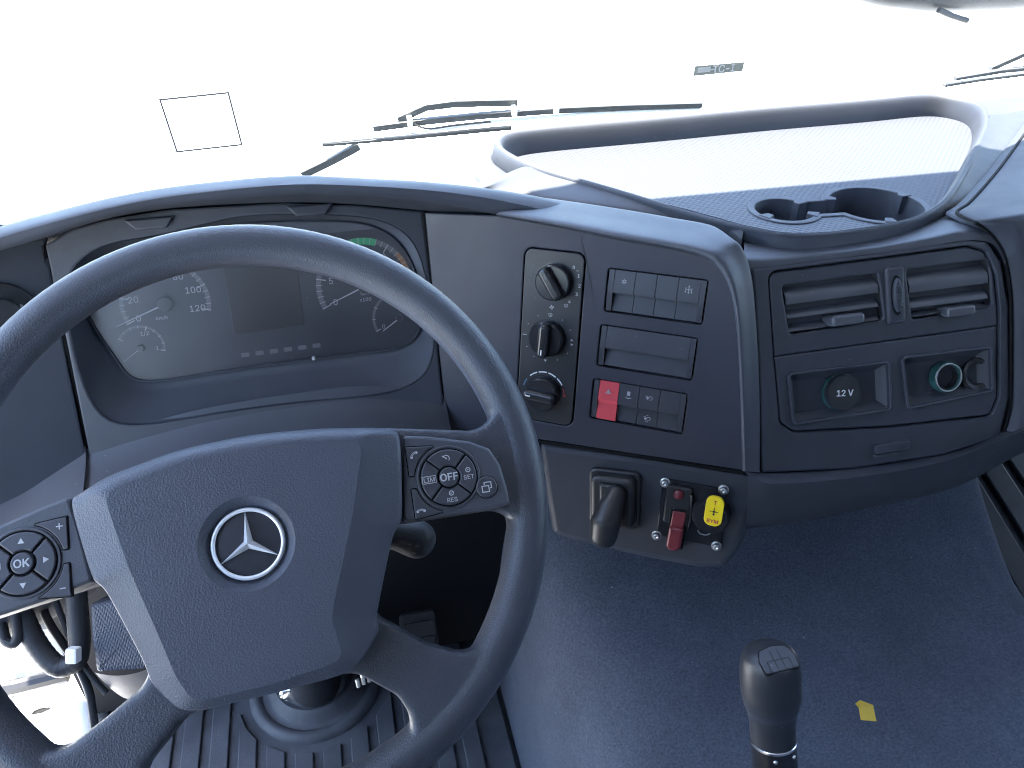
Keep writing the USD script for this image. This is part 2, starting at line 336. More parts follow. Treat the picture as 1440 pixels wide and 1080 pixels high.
solo('cab_left_shade_wall', [bx(-.72, -.66, -1.0, -.25, ZF - .1, HZ), bx(-.72, -.66, -.25, .48, ZF - .1, .70), bx(-.72, -.66, 1.03, 1.1, .9, HZ)], 'headliner', kind='structure')  # unseen; low panel in the door opening added to block ground bounce
solo('cab_floor', bx(-.60, 1.66, -1.0, 1.2, ZF - .08, ZF - .012), 'floor_rubber', kind='structure')
solo('cab_bulkhead', bx(-.66, 1.66, 1.175, 1.2, ZF - .08, ZB - .08), 'dash_dark', kind='structure')

# ---------------------------------------------------------------- windscreen, stickers, wipers, mirror
lean = math.atan2(YB - HY, HZ - ZB)
G = Plane([0, YB, ZB], [1, 0, 0], [0, -math.sin(lean), math.cos(lean)])
ws = thing('windscreen', 'large clear windscreen above the dashboard with bright street behind it', 'windscreen', [0, YB, ZB])
part(ws, 'glass', bev(G, sbox(-.72, -.09, 1.72, (HZ - ZB) / math.cos(lean)), -.006, 0, .001, .2), 'window_glass', False)
Gi = G.shift(.002)
st = thing('clear_sticker', 'square clear sticker with thin grey border on windscreen left above the steering wheel', 'sticker', Gi.at(282, 171))
sq = Gi.poly([(225, 140), (321, 130), (340, 203), (249, 213)])
part(st, 'film', bev(Gi, sq, 0, .0003, .0001, .05), 'clear_film', False)
part(st, 'border', bev(Gi, sq.buffer(.0012, join_style=2).difference(sq.buffer(-.0012, join_style=2)), .0005, .0012, .0002, .05), 'sticker_grey', False)
sl = thing('lettered_sticker', 'small narrow grey sticker with white letters on windscreen above the tray', 'sticker', Gi.at(1010, 97))
lab = Gi.poly([(977, 93), (1047, 87), (1044, 100), (975, 107)])
part(sl, 'label_sheet', bev(Gi, lab, 0, .0003, .0001, .05), 'label_grey', False)
c0, c1 = Gi.uv(976, 100), Gi.uv(1045, 93.5); lang = math.atan2(*(c1 - c0)[::-1]); Ls = np.linalg.norm(c1 - c0)
lw = lambda f, d=0.: c0 + (c1 - c0) * f + np.array([-math.sin(lang), math.cos(lang)]) * d
part(sl, 'lettering', [text(Gi, 'TC-I', lw(.60, 0), .0105, .0004, lang, True), ink(Gi, affinity.translate(affinity.rotate(sbox(-.010, -.003, .010, .0045), lang, (0, 0), use_radians=True), *lw(.20)), .0004),
                       ink(Gi, affinity.translate(affinity.rotate(sbox(-.004, -.001, .004, .001), lang, (0, 0), use_radians=True), *lw(.37)), .0004)], 'paper_translucent', False)
Go = G.shift(-.03)
def strip(pl, pts, w, t=.008): return bev(pl, LineString([pl.uv(*p) for p in pts]).buffer(w / 2, 3, cap_style=2), -t, 0, min(.001, w * .3), .02)
wp = thing('wiper', 'black windscreen wiper lying along the glass foot left of the tray', 'wiper', Go.at(560, 190), group='windscreen wipers')
part(wp, 'arm', [strip(Go, [(425, 248), (470, 226), (505, 207)], .011), strip(Go.shift(-.012), [(560, 170), (600, 152), (640, 147), (728, 145)], .0095)], 'wiper_black')
part(wp, 'blade', [strip(Go.shift(-.006), [(525, 182), (600, 172), (680, 164), (790, 156), (880, 152), (988, 149)], .0085), strip(Go.shift(-.002), [(453, 205), (560, 196), (720, 181)], .0045)], 'wiper_black')
part(wp, 'blade_spring', strip(Go.shift(.006), [(453, 202), (560, 192), (720, 177)], .003, .003), 'steel')
part(wp, 'arm', strip(Go.shift(-.009), [(505, 196), (600, 186), (690, 172), (830, 160), (985, 153)], .0045), 'white_paint')  # arm coloured white to stand for sun on it
part(wp, 'washer_hose', tube(spl(Go.shift(-.004).curve([(575, 168), (585, 176), (605, 181), (640, 176), (690, 171)]), 20), .0016, 6), 'wiper_black')
for px in ((577, 173), (724, 158), (783, 155)):
    part(wp, 'clamp', bev(Go, rrect(*Go.uv(*px), .007, .014, .001), -.02, .002, .001), 'white_paint')
wp2 = thing('wiper', 'black windscreen wiper at the far right edge beyond the passenger side', 'wiper', Go.at(1400, 108), group='windscreen wipers')
part(wp2, 'blade', [strip(Go, [(1330, 121), (1380, 113), (1500, 98)], .005), strip(Go.shift(-.01), [(1345, 112), (1410, 101), (1500, 92)], .006)], 'wiper_black')
part(wp2, 'arm', strip(Go.shift(-.02), [(1395, 98), (1440, 78), (1500, 60)], .008), 'wiper_black')
part(wp2, 'blade_spring', strip(Go.shift(.006), [(1330, 118), (1380, 110), (1500, 94)], .003, .003), 'steel')
Q = Plane([0, 1.5, .9], [1, 0, 0], [0, 0, 1])
mi = thing('outside_mirror', 'dark mirror housing outside the windscreen in the upper right corner', 'mirror', Q.at(1330, 0))
mp = spl([(1190, -20), (1222, 6), (1275, 17), (1340, 21), (1400, 18), (1480, 14), (1560, -10), (1540, -120), (1380, -150), (1220, -120)], 60, True)
part(mi, 'housing', bev(Q, Polygon([Q.uv(*p) for p in mp]).buffer(0), -.12, 0, .03, .02, 5), 'exterior_plastic')
part(mi, 'bracket', tube(spl([Q.at(1320, 14), Q.at(1338, 22), Q.at(1360, 29)], 12), .006, 8), 'exterior_plastic')

# ================================================================= DASHBOARD
dash = thing('dashboard', 'dark grey truck dashboard wrapping round the driver with instruments, switches, vents and a tray', 'dashboard', [.3, .8, .5])

# -- instrument bezel with its recess
bez_out = A.poly([(63, 345), (100, 322), (150, 308), (240, 294), (400, 285), (500, 288), (594, 297), (612, 450), (627, 600), (600, 606), (400, 640), (125, 640), (95, 490)])
rec = A.poly([tuple(p) for p in spl([(96, 395), (112, 368), (150, 345), (213, 333), (333, 306), (400, 302), (475, 303), (540, 313), (575, 335), (594, 375), (608, 440), (609, 490), (597, 525), (560, 548), (480, 560), (300, 582), (190, 597), (150, 588), (112, 520), (98, 455)], 90, True)])
part(dash, 'instrument_bezel', bev(A, bez_out.difference(rec), -.02, 0, .0025, .012), 'dash_plastic')
AL = A.shift(-.034)
lens = AL.poly([tuple(p) for p in spl([(118, 400), (140, 372), (200, 350), (330, 318), (450, 312), (520, 318), (558, 340), (584, 385), (592, 440), (588, 468), (572, 484), (520, 495), (400, 510), (300, 524), (215, 536), (185, 531), (163, 505), (130, 455)], 90, True)])
R0 = rings_of(rec, .006)[0]; fr = A.to3(R0, -.001)
lc = np.array(lens.exterior.coords)[:-1]
cen = A.to3(np.array(rec.centroid.coords)[0][None])[0]
def match(ring3, target3, pl):
    """for each point of ring3 the point of target3 at the same angle about the centre"""
    c = target3.mean(0); an = lambda q: np.arctan2((q - c) @ pl.v, (q - c) @ pl.u); ta = an(target3); o = np.argsort(ta); L = np.r_[ta[o] - 2 * np.pi, ta[o], ta[o] + 2 * np.pi]; P3 = np.vstack([target3[o]] * 3)
    return np.stack([np.interp(an(ring3), L, P3[:, k]) for k in range(3)], 1)
inner = match(fr, AL.to3(lc, 0), A)
part(dash, 'recess_wall', loft([fr + A.n * .002, fr * .985 + inner * .015 - A.n * .002, fr * .35 + inner * .65 - A.n * .012, inner - A.n * .004], True), 'dash_plastic', 50)
cf = part(dash, 'instrument_cluster', bev(AL, lens.buffer(.012), -.02, -.010, .001, .01), 'cluster_face')
part(cf, 'lens', bev(AL, lens.buffer(.001), -.003, -.0015, .0008, .01), 'cluster_lens', False)
part(cf, 'lens_seal', bev(AL, lens.buffer(.0010).difference(lens.buffer(-.0006)), -.004, .0003, .0004, .01), 'dash_dark')
AF = AL.shift(-.010)
part(cf, 'display_screen', bev(AF, AF.poly([(314, 376), (418, 376), (428, 457), (330, 471)]), -.001, .0008, .0003, .02), 'screen_face')
def gauge(cpx, rpx, a0, a1, n, major, nums, numr, numh, band=None):
    c = AF.uv(*cpx); r = np.linalg.norm(AF.uv(cpx[0] + rpx, cpx[1]) - c); P = []
    for k in range(n + 1):
        a = math.radians(a0 + (a1 - a0) * k / n); L = .2 if k % major == 0 else .13; w = .0011 if k % major == 0 else .0006
        P.append(ink(AF, LineString([(c[0] + r * q * math.cos(a), c[1] + r * q * math.sin(a)) for q in (1 - L, 1)]).buffer(w / 2, cap_style=2), .0004))
    part(cf, 'tick_marks', P, 'mark_grey', False)
    part(cf, 'scale_band', ink(AF, sector(c, r * .9, r, min(a0, a1), max(a0, a1)), .0002), 'mark_dim', False)
    for a, s in nums:
        a = math.radians(a); part(cf, 'numeral', text(AF, s, (c[0] + r * numr * math.cos(a), c[1] + r * numr * math.sin(a)), numh, .0004), 'mark_grey', False)
    return c, r
def needle(c, tip, w, hub):
    d = np.array(tip) - c; t = AF.shift(.004); nn = np.array([-d[1], d[0]]) / np.linalg.norm(d)
    part(cf, 'needle', bev(t, Polygon([c + nn * w, c - nn * w, np.array(tip) - nn * w * .5, np.array(tip) + nn * w * .5]), 0, .0012, .0003), 'mark_grey')
    part(cf, 'needle_hub', lathe(AF, c, [(hub, 0), (hub, .005), (hub * .85, .0065), (0, .0068)], 24), 'satin_black')
sa = lambda v: 203 - v / 120 * 218
c, r = gauge((233, 427), 64, 203, -15, 24, 4, [(sa(v), str(v)) for v in range(0, 121, 20)], .70, .0068)
part(cf, 'lettering', text(AF, 'km/h', AF.uv(228, 447), .0040, .0004), 'mark_grey', False)
needle(c, AF.uv(164, 459), .0009, .0085)
ta = lambda v: 203 - v / 30 * 223
c, r = gauge((513, 402), 67, 203, -20, 30, 5, [(ta(v), str(v)) for v in range(0, 31, 5)], .70, .0068)
part(cf, 'scale_band', ink(AF, sector(c, r * .86, r, ta(18), ta(10)), .00035), 'mark_green', False, label='green band of the rev counter')
part(cf, 'scale_band', ink(AF, sector(c, r * .9, r, ta(30), ta(22)), .00035), 'mark_orange', False, label='orange band of the rev counter')
part(cf, 'lettering', text(AF, 'rpm', AF.uv(513, 413), .0040, .0004), 'mark_grey', False)
part(cf, 'lettering', text(AF, 'x100', AF.uv(514, 421), .0040, .0004), 'mark_grey', False)
needle(c, AF.uv(464, 427), .0009, .0085)
c, r = gauge((199, 489), 34, 150, -14, 8, 4, [(68, '1/2'), (-8, '1')], .66, .0044); needle(c, AF.uv(176, 507), .0006, .004)
c, r = gauge((561, 447), 37, 205, -15, 8, 4, [(203, '0'), (-8, '1')], .66, .0048); needle(c, AF.uv(538, 465), .0007, .004)
part(cf, 'warning_lamp_row', [ink(AF, rrect(*AF.uv(345 + 20 * k, 499 - 2.6 * k), .009, .005, .0008), .0002) for k in range(6)], 'mark_dim', False)
part(cf, 'screen_stud', lathe(AL, AL.uv(441, 504), [(.0022, -.003), (.0022, .001), (0, .0016)], 10), 'mark_grey')

# -- ledge below the instruments
n = 50
led0 = spl(A.curve([(118, 643), (200, 617), (300, 592), (400, 575), (480, 564), (560, 562), (628, 572)]), n)
front = lambda dy, dz: led0 + np.array([0, dy, dz])
part(dash, 'lower_ledge', smoothloft([led0 + [0, .01, .012], front(-.004, -.003), front(-.045, -.02), front(-.075, -.028), front(-.088, -.045), front(-.075, -.062), front(-.0, -.07)], 30), 'dash_plastic', 60)
# -- panel left of the instruments
aL = math.radians(-22); Lp = reclined(A.at(95, 490), [math.cos(aL), -math.sin(aL), 0], 20)
lp = Lp.poly([(-160, 290), (20, 318), (64, 330), (91, 490), (121, 640), (114, 650), (26, 702), (-160, 790)])
part(dash, 'side_panel', bev(Lp, lp, -.02, -.002, .003, .02), 'dash_plastic')
part(dash, 'side_panel_seam', tube(spl(A.shift(-.006).curve([(62, 345), (68, 400), (94, 490), (125, 640)]), 12), .0035, 6), 'gap_black')
sl0 = spl(np.array([Lp.at(121, 643), Lp.at(70, 676), Lp.at(26, 704), Lp.at(-60, 742)]), 12)
part(dash, 'side_ledge', smoothloft([sl0 + [0, .01, .008], sl0, sl0 + [0, -.05, -.022], sl0 + [0, -.06, -.035], sl0 + [0, .05, -.2]], 18), 'dash_plastic', 60)
lsw = Lp.uv(2, 445)
ls = part(dash, 'light_switch', lathe(Lp, lsw, [(.034, -.002), (.033, .002), (.030, .003), (.019, .003), (.018, .016), (.015, .018), (0, .018)], 40), 'satin_black')
part(ls, 'symbol', [ink(Lp, Polygon(arcpts(Lp.uv(15, 429), .0022, -90, 90, 8)).buffer(.0002), .0032), ink(Lp, stroke([(0, 0), (.004, 0)], .0006, Lp.uv(6, 428)), .0032), ink(Lp, stroke([(0, 0), (.004, 0)], .0006, Lp.uv(6, 431)), .0032),
                  ink(Lp, Polygon(arcpts(Lp.uv(29, 431), .0022, -90, 90, 8)).buffer(.0002), .0032)], 'mark_grey', False)

# -- hood over the instruments
Ah, Ab = A.shift(.055), A
H0 = spl(Ab.curve([(-120, 400), (0, 352), (62, 338), (100, 322), (150, 307), (240, 292), (400, 284), (500, 287), (594, 296), (700, 306), (800, 320)]), 70)
H1 = spl(Ah.curve([(-120, 395), (0, 350), (62, 333), (100, 320), (150, 303), (238, 287), (400, 272), (500, 273), (600, 281), (690, 297), (800, 318)]), 70)
Am = A.shift(.064)
H2 = spl(Am.curve([(-120, 375), (0, 334), (62, 316), (100, 306), (150, 293), (238, 276), (400, 259), (500, 261), (600, 267), (690, 279), (800, 305)]), 70)
As = A.shift(.045)
H3 = spl(As.curve([(-120, 358), (0, 319), (62, 301), (100, 291), (150, 279), (238, 263), (400, 247), (500, 250), (600, 255), (680, 264), (770, 278), (860, 306)]), 70)
from scipy.ndimage import gaussian_filter1d
H0, H1, H2, H3 = [gaussian_filter1d(h, 2.5, axis=0, mode='nearest') for h in (H0, H1, H2, H3)]
part(dash, 'instrument_hood', smoothloft([H0 + A.n * .001, H0 * .4 + H1 * .6 - A.n * .001, H1, H2, H3, H3 + [0, .035, -.022], H3 + [0, .07, -.07], H3 + [0, .10, -.16]], 40), 'dash_plastic', 60)
for cx, cy in ((212, 305), (437, 286)):          # small lugs on the underside
    q = A.uv(cx, cy + 10)
    part(dash, 'hood_lug', bev(A, Polygon([q + (-.024, .006), q + (.024, .006), q + (.015, -.005), q + (-.015, -.005)]), -.002, .005, .002, .01), 'dash_plastic')

# -- switch fascia
fas = B.poly([(597, 299), (700, 303), (860, 331), (990, 358), (1024, 385), (1040, 430), (1045, 520), (1047, 662), (900, 640), (752, 617), (628, 601), (612, 450)])
def quad(pl, pts):
    q = np.array([pl.uv(*p) for p in pts]); c = q.mean(0); w = (q[1] - q[0] + q[2] - q[3]) / 2; h = (q[0] - q[3] + q[1] - q[2]) / 2
    return c, np.linalg.norm(w), np.linalg.norm(h), math.atan2(w[1], w[0])
bankpx = [[(860, 376), (999, 396), (983, 457), (847, 436)], [(846, 457), (984, 477), (971, 534), (838, 513)], [(836, 532), (971, 554), (957, 609), (827, 589)]]
banks = [quad(B, b) for b in bankpx]
bw = np.mean([b[1] for b in banks]); bh = np.mean([b[2] for b in banks]); ba = np.mean([b[3] for b in banks])
bankpoly = [rrect(*b[0], bw, bh, .003, ba) for b in banks]
cq = quad(B, [(742, 347), (829, 359), (799, 597), (724, 586)]); climpoly = rrect(*cq[0], cq[1], cq[2], .009, cq[3])
holes = unary_union([b for b in bankpoly] + [climpoly.buffer(.0012)])
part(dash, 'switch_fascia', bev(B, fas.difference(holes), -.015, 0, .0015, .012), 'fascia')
part(dash, 'fascia_seam', tube(spl(B.shift(-.004).curve([(596, 297), (612, 450), (629, 606)]), 10), .003, 6), 'gap_black')

def local(pl, c, ang): u = pl.u * math.cos(ang) + pl.v * math.sin(ang); v = np.cross(pl.n, u); return Plane(pl.to3(np.array(c)[None])[0], u, v)
banklabel = ['top switch bank of four rocker switches', 'blank insert in the middle bay', 'bottom switch bank with red hazard switch']
SYM = {}
for k in range(3):
    P = local(B, banks[k][0], ba); hw, hh = bw / 2, bh / 2
    fm = part(dash, 'switch_bank', [pocket(P, rrect(0, 0, bw, bh, .003), .016, .0003, .0008)], 'gap_black', label=banklabel[k])
    e = .0068
    for s in (-1, 1):
        u0, u1 = sorted((s * (hw - .0012), s * (hw - e)))
        part(fm, 'end_piece', rocker(P, u0, u1, [(-hh + .0012, -.012), (hh - .0012, -.012), (hh - .0012, -.001), (0, .0008), (-.004, .0008), (-hh + .0012, -.001)]), 'button_plastic')
    m = 4 if k != 1 else 1; wd = (bw - 2 * e) / m
    for q in range(m):
        u0 = -hw + e + q * wd + .0003; u1 = u0 + wd - .0006; y = hh - .0012
        red = k == 2 and q == 0
        pr = [(-y, -.012), (y, -.012), (y, -.002), (0, .0012), (-.0020, .0012), (-.0024, -.0065), (-.0056, -.0068), (-y, -.0030)]
        if red: pr = [(-y, -.012), (y, -.012), (y, -.002), (.001, .0005), (-.002, -.001), (-.0050, -.0015), (-y, .0005)]
        sw = part(fm, 'rocker_switch' if m > 1 else 'blank_insert', rocker(P, u0, u1, pr), 'red_plastic' if red else 'button_plastic', 20, label='red hazard warning switch' if red else None)
        # upper face frame for the symbols
        up = np.array([0, y]); tilt = math.atan2(.0032, y); uq = P.u; vq = P.v * math.cos(tilt) - P.n * math.sin(tilt)
        lt0 = 0; U = Plane(P.to3(np.array([[(u0 + u1) / 2, y / 2]]), -.0004 + .0002)[0], uq, vq)
        lt = math.atan2(-.0025, y - .0062); vl = P.v * math.cos(lt) + P.n * math.sin(lt) * 1
        Lq = Plane(P.to3(np.array([[(u0 + u1) / 2, -(y + .0062) / 2]]), -.0036)[0], uq, vl)
        SYM[k, q] = (fm, U, Lq)
def symbol(k, q, polys, matn='mark_grey', low=False):
    fm, U, Lq = SYM[k, q]; part(fm, 'symbol', ink(Lq if low else U, unary_union(polys), .0002), matn, False)
mm = .001
flake = [stroke([(0, 0), (2.6 * mm * math.cos(a), 2.6 * mm * math.sin(a))], .7 * mm) for a in np.radians(np.arange(6) * 60 + 30)]
symbol(0, 0, [unary_union(flake + [circ((0, 0), 1.9 * mm)]).difference(circ((0, 0), 1.0 * mm))])
symbol(0, 3, [stroke([(-3 * mm, 0), (3 * mm, 0)], .6 * mm), stroke([(0, -3 * mm), (0, 3.4 * mm)], .7 * mm), stroke([(-3 * mm, -2.4 * mm), (-3 * mm, 2 * mm)], .6 * mm), stroke([(3 * mm, -2.4 * mm), (3 * mm, 2 * mm)], .6 * mm)]
       + [Polygon([(x - 1.1 * mm, y), (x + 1.1 * mm, y), (x, y + s * 1.4 * mm)]) for x, y, s in ((0, 3 * mm, 1), (-3 * mm, -2 * mm, -1), (3 * mm, -2 * mm, -1), (0, -2.8 * mm, -1))])
tri = Polygon([(-3.2 * mm, -2.4 * mm), (3.2 * mm, -2.4 * mm), (0, 3.2 * mm)])
symbol(2, 0, [tri.difference(tri.buffer(-.7 * mm)), tri.buffer(-1.2 * mm)], 'mark_grey')
symbol(2, 1, [sbox(-1.7 * mm, -1 * mm, 1.7 * mm, 3.6 * mm), LineString(arcpts((0, -2 * mm), 2.2 * mm, 200, 340, 8)).buffer(.35 * mm), stroke([(-3.4 * mm, -3.6 * mm), (3.4 * mm, -3.6 * mm)], .5 * mm)])
def truck(extra): return [Polygon([(-3.2 * mm, 0), (-1.4 * mm, 1.8 * mm), (.4 * mm, 0), (-1.4 * mm, -1.8 * mm)]), sbox(-3.6 * mm, 1.6 * mm, -1 * mm, 2.2 * mm)] + [sbox(a * mm, -1.9 * mm, (a + .8) * mm, -1.2 * mm) for a in (.8, 2.2)] + [LineString(arcpts((1.8 * mm, .2 * mm), 1.9 * mm, -40, 170, 10)).buffer(.35 * mm)] + extra
symbol(2, 2, truck([])); symbol(2, 2, truck([sbox(-1.5 * mm, -3.4 * mm, 1.5 * mm, -2.8 * mm), sbox(-1 * mm, 3.4 * mm, 1.2 * mm, 3.9 * mm)]), low=True)

# -- heater controls
K = local(B, cq[0], cq[3])
cl = part(dash, 'climate_panel', bev(B, climpoly, -.012, .0012, .0012, .006), 'satin_black')
part(dash, 'climate_panel_gap', bev(B, climpoly.buffer(.0012).difference(climpoly.buffer(-.001)), -.012, -.004, .0002, .006), 'gap_black')
KS = K.shift(.0012)
kr = .0195
knobs = [((780, 396), math.radians(125)), ((770, 475), math.radians(270 - 2)), ((764, 552), math.radians(180 - 4))]
for i, (px, a) in enumerate(knobs):
    c = KS.uv(*px)
    kb = part(cl, 'rotary_knob', lathe(KS, c, [(kr + .0012, 0), (kr + .0012, .001), (kr, .001), (kr - .0004, .009), (kr - .002, .0105), (0, .0105)], 48), 'gloss_black', 30)
    gp = local(KS, c, a)
    ridge = rrect(0, 0, kr * 1.94, .0125, .005).intersection(circ((0, 0), kr * .97))
    part(cl, 'knob_grip', bev(gp, ridge, .009, .0205, .0042, .003, 4), 'gloss_black', 50)
    part(cl, 'knob_pointer', ink(gp.shift(.0205), sbox(kr * .45, -.0007, kr * .75, .0007) if i else sbox(kr * .3, -.0006, kr * .55, .0006)), 'mark_white' if i else 'mark_dim', False)
def kmark(px, s, h=.0032, m='mark_grey', ang=0): part(cl, 'numeral', text(KS, s, KS.uv(*px), h, .0002, ang), m, False)
for px, s in (((757, 369), '0'), ((751, 373), 'S'), ((748, 386), '1'), ((745, 395), '2'), ((745, 406), '3'), ((753, 418), '4')): kmark(px, s, .0030, 'mark_dim')
for px, s in (((807, 376), '0'), ((814, 388), '1'), ((815, 402), '2'), ((811, 414), '3'), ((801, 424), '4')): kmark(px, s, .0034, 'mark_white')
fan = [affinity.rotate(affinity.scale(circ((1.5 * mm, .4 * mm), 1.1 * mm), 1, .75), 90 * k, (0, 0)) for k in range(4)]
P_ = []
for cpx, pl_ in (((776, 432), unary_union(fan).difference(circ((0, 0), .4 * mm))),):
    P_.append(affinity.translate(pl_, *KS.uv(*cpx)))
for cpx in ((796, 430), (774, 443)):
    cc = KS.uv(*cpx); P_ += [affinity.translate(LineString([(-2.2 * mm, 1 * mm), (-1.2 * mm, -1.2 * mm), (1.2 * mm, -1.2 * mm), (2.2 * mm, 1 * mm)] + arcpts((0, -.4 * mm), 2.4 * mm, 35, 145, 8)).buffer(.25 * mm), *cc), affinity.translate(stroke([(0, -2 * mm), (0, 1 * mm)], .4 * mm), *cc)]
cc = KS.uv(812, 381); P_.append(affinity.translate(stroke([(-1.5 * mm, 0), (1.5 * mm, 0), (.6 * mm, .9 * mm)], .4 * mm), *cc))
for cpx in ((757, 444), (791, 450), (743, 455), (802, 464), (741, 487), (751, 501), (784, 506), (798, 497)):
    P_.append(circ(KS.uv(*cpx), .0006))
cc = KS.uv(738, 470); P_.append(sbox(cc[0] - .0025, cc[1] - .0004, cc[0] + .0025, cc[1] + .0004))
for cpx, s in (((804, 478), 1), ((804, 485), -1), ((767, 507), -1)):
    cc = KS.uv(*cpx); P_.append(Polygon([cc + (-.0017, -s * .0012), cc + (.0017, -s * .0012), cc + (0, s * .0014)]))
part(cl, 'symbols', [ink(KS, p, .0002) for p in P_], 'mark_grey', False)
kc = KS.uv(764, 552)
part(cl, 'heat_scale', [ink(KS, sector(kc, .0235, .0248, a - 11, a + 11), .0002) for a in (122, 95, 68, 41)], 'mark_white', False)
part(cl, 'heat_scale', [ink(KS, sector(kc, .0235, .0245, 146, 168), .0002)], 'mark_blue', False, label='blue cold end of the heat scale')
part(cl, 'heat_scale', [ink(KS, sector(kc, .0235, .0245, -4, 20), .0002), ink(KS, circ(KS.uv(795, 557), .001), .0002)], 'mark_red', False, label='red hot end of the heat scale')

# -- hoop framing the fascia: top cap and right-hand pillar
Bf = B.shift(.016); Z1 = flat(ZT + .004); Cm = C.shift(.002)
cb = np.vstack([Z1.curve([(768, 279), (850, 291), (940, 306), (1007, 320)]), Cm.curve([(1036, 340), (1052, 368), (1060, 412), (1066, 500), (1068, 664)])])
cfr = Bf.curve([(698, 301), (790, 317), (865, 332), (944, 346), (996, 361), (1021, 388), (1034, 432), (1040, 520), (1044, 662)])
cbk = B.shift(.001).curve([(697, 305), (790, 322), (865, 338), (944, 352), (994, 366), (1019, 392), (1032, 435), (1039, 522), (1043, 662)])
cb, cfr, cbk = spl(cb, 70), spl(cfr, 70), spl(cbk, 70)
part(dash, 'fascia_hoop', smoothloft([cbk - B.n * .004, cfr * .5 + cbk * .5, cfr, cfr * .86 + cb * .14 + B.n * .003 + UPZ * .001, cfr * .4 + cb * .6 + B.n * .001, cb, cb - UPZ * .003 - C.n * .02], 30), 'dash_plastic', 60)

# -- dashboard top and the big tray
crest_px = [(753, 232), (715, 214), (703, 203), (708, 192), (725, 186), (760, 181), (900, 169), (1100, 151), (1250, 138.5), (1330, 135), (1368, 143), (1386, 160), (1385, 180), (1372, 208), (1338, 268), (1316, 290), (1283, 306), (1230, 318), (1170, 326), (1110, 328), (1050, 318), (960, 294), (850, 261)]
CR = spl(np.array([T.uv(*p) for p in crest_px]), 150, True)
if Polygon(CR).exterior.is_ccw is False: CR = CR[::-1]
crN = normals2(CR); crest = Polygon(CR)
ff = np.clip((CR[:, 1] - .80) / .15, 0, 1)[:, None]               # 1 on the far side, 0 on the near side
near_out = .006 * (1 - ff) + .010 * ff
lp3 = lambda off, z: np.concatenate([CR + crN * off, np.broadcast_to(z, (len(CR), 1))], 1)
TF = ZT - .030                                                     # tray floor
part(dash, 'tray_rim', smoothloft([lp3(-.010, TF - .002), lp3(-.006, ZT - .010), lp3(-.002, ZT - .001), lp3(.0015, ZT + .001), lp3(.005, ZT - .001), lp3(near_out * .8, ZT - .006), lp3(near_out, ZT - .026)], 22, True), 'tray_plastic_dimmed', 60)
fl0 = spl(flat(ZT).curve([(940, 289), (1000, 305), (1050, 318.5), (1110, 328.5), (1170, 327), (1230, 319), (1283, 307), (1318, 290), (1340, 267), (1373, 208), (1387, 178), (1391, 162)]), 90)
fl1 = spl(flat(ZT - .018).curve([(955, 309), (1010, 325), (1055, 338), (1110, 345), (1175, 341.5), (1240, 331), (1300, 316), (1342, 298), (1364, 284), (1406, 240), (1444, 190), (1468, 156)]), 90)
part(dash, 'tray_flank', smoothloft([fl0 - [0, 0, .004], fl0 + [0, 0, .0012], fl0 * .85 + fl1 * .15 + [0, 0, .0005], fl1, fl1 - [0, 0, .02]], 16), 'tray_plastic_dimmed', 50)
part(dash, 'tray_seam', tube(fl1[18:62] + [0, -.001, .0005], .0016, 6), 'gap_black')
TFp = flat(TF)
q1, q2 = TFp.uv(1103, 296), TFp.uv(1232, 288)
r1 = .5 * np.linalg.norm(TFp.uv(1066, 298) - TFp.uv(1142, 293)); r2 = .5 * np.linalg.norm(TFp.uv(1172, 290) - TFp.uv(1296, 288))
cup = unary_union([circ(q1, r1, 20), circ(q2, r2, 20), LineString([q1, q2]).buffer(r1 * .55)]); cup = rnd(cup, .004)
tf = part(dash, 'tray_floor', bev(TFp, crest.buffer(-.004).difference(cup.buffer(.004)), -.004, 0, .0002, .02), 'tray_mat')
ch = part(dash, 'cup_holder', [bev(TFp, cup.buffer(.009).difference(cup), -.003, .0016, .0015, .005), pocket(TFp, cup, .05, .004, .001, h=.0012)], 'dash_dark', 40)
for c, r, a in ((q1, r1, 30), (q1, r1, 205), (q1, r1, 320), (q2, r2, 148), (q2, r2, 20), (q2, r2, 252)):
    d = np.array([math.cos(math.radians(a)), math.sin(math.radians(a))]); pp = local(TFp, c + d * (r - .002), math.radians(a))
    part(ch, 'grip_clip', bev(pp, Polygon([(.007, -.008), (.007, .008), (-.006, .004), (-.006, -.004)]), -.02, .0025, .0012, .004), 'dash_dark')
top_slab = sbox(-.66, .862, 1.66, YB - .012).difference(crest.buffer(.009)).difference(sbox(-.7, .935, .19, 1.2))
part(dash, 'defrost_gutter', bev(flat(.845), sbox(-.66, .92, .22, YB - .012), -.02, 0, .004, .05), 'dash_plastic')
part(dash, 'dash_top', bev(flat(ZT - .020), top_slab, -.02, 0, .004, .03), 'dash_plastic')
# slope between the hood, the hoop and the tray
Zs = flat(ZT - .002)
s_up = spl(np.vstack([Zs.curve([(640, 283), (684, 262), (715, 246), (752, 233), (800, 247), (880, 272), (960, 297), (1046, 321)])]), 50)
s_lo = spl(np.vstack([flat(ZT - .012).curve([(640, 292), (680, 276), (720, 273), (768, 280), (830, 289), (905, 301), (985, 316), (1043, 340)])]), 50)
part(dash, 'tray_slope', smoothloft([s_up + [0, .05, -.03], s_up + [0, .006, -.001], s_up, s_up * .6 + s_lo * .4 + [0, 0, .001], s_lo, s_lo + [0, -.004, -.03]], 18), 'tray_plastic_dimmed', 60)

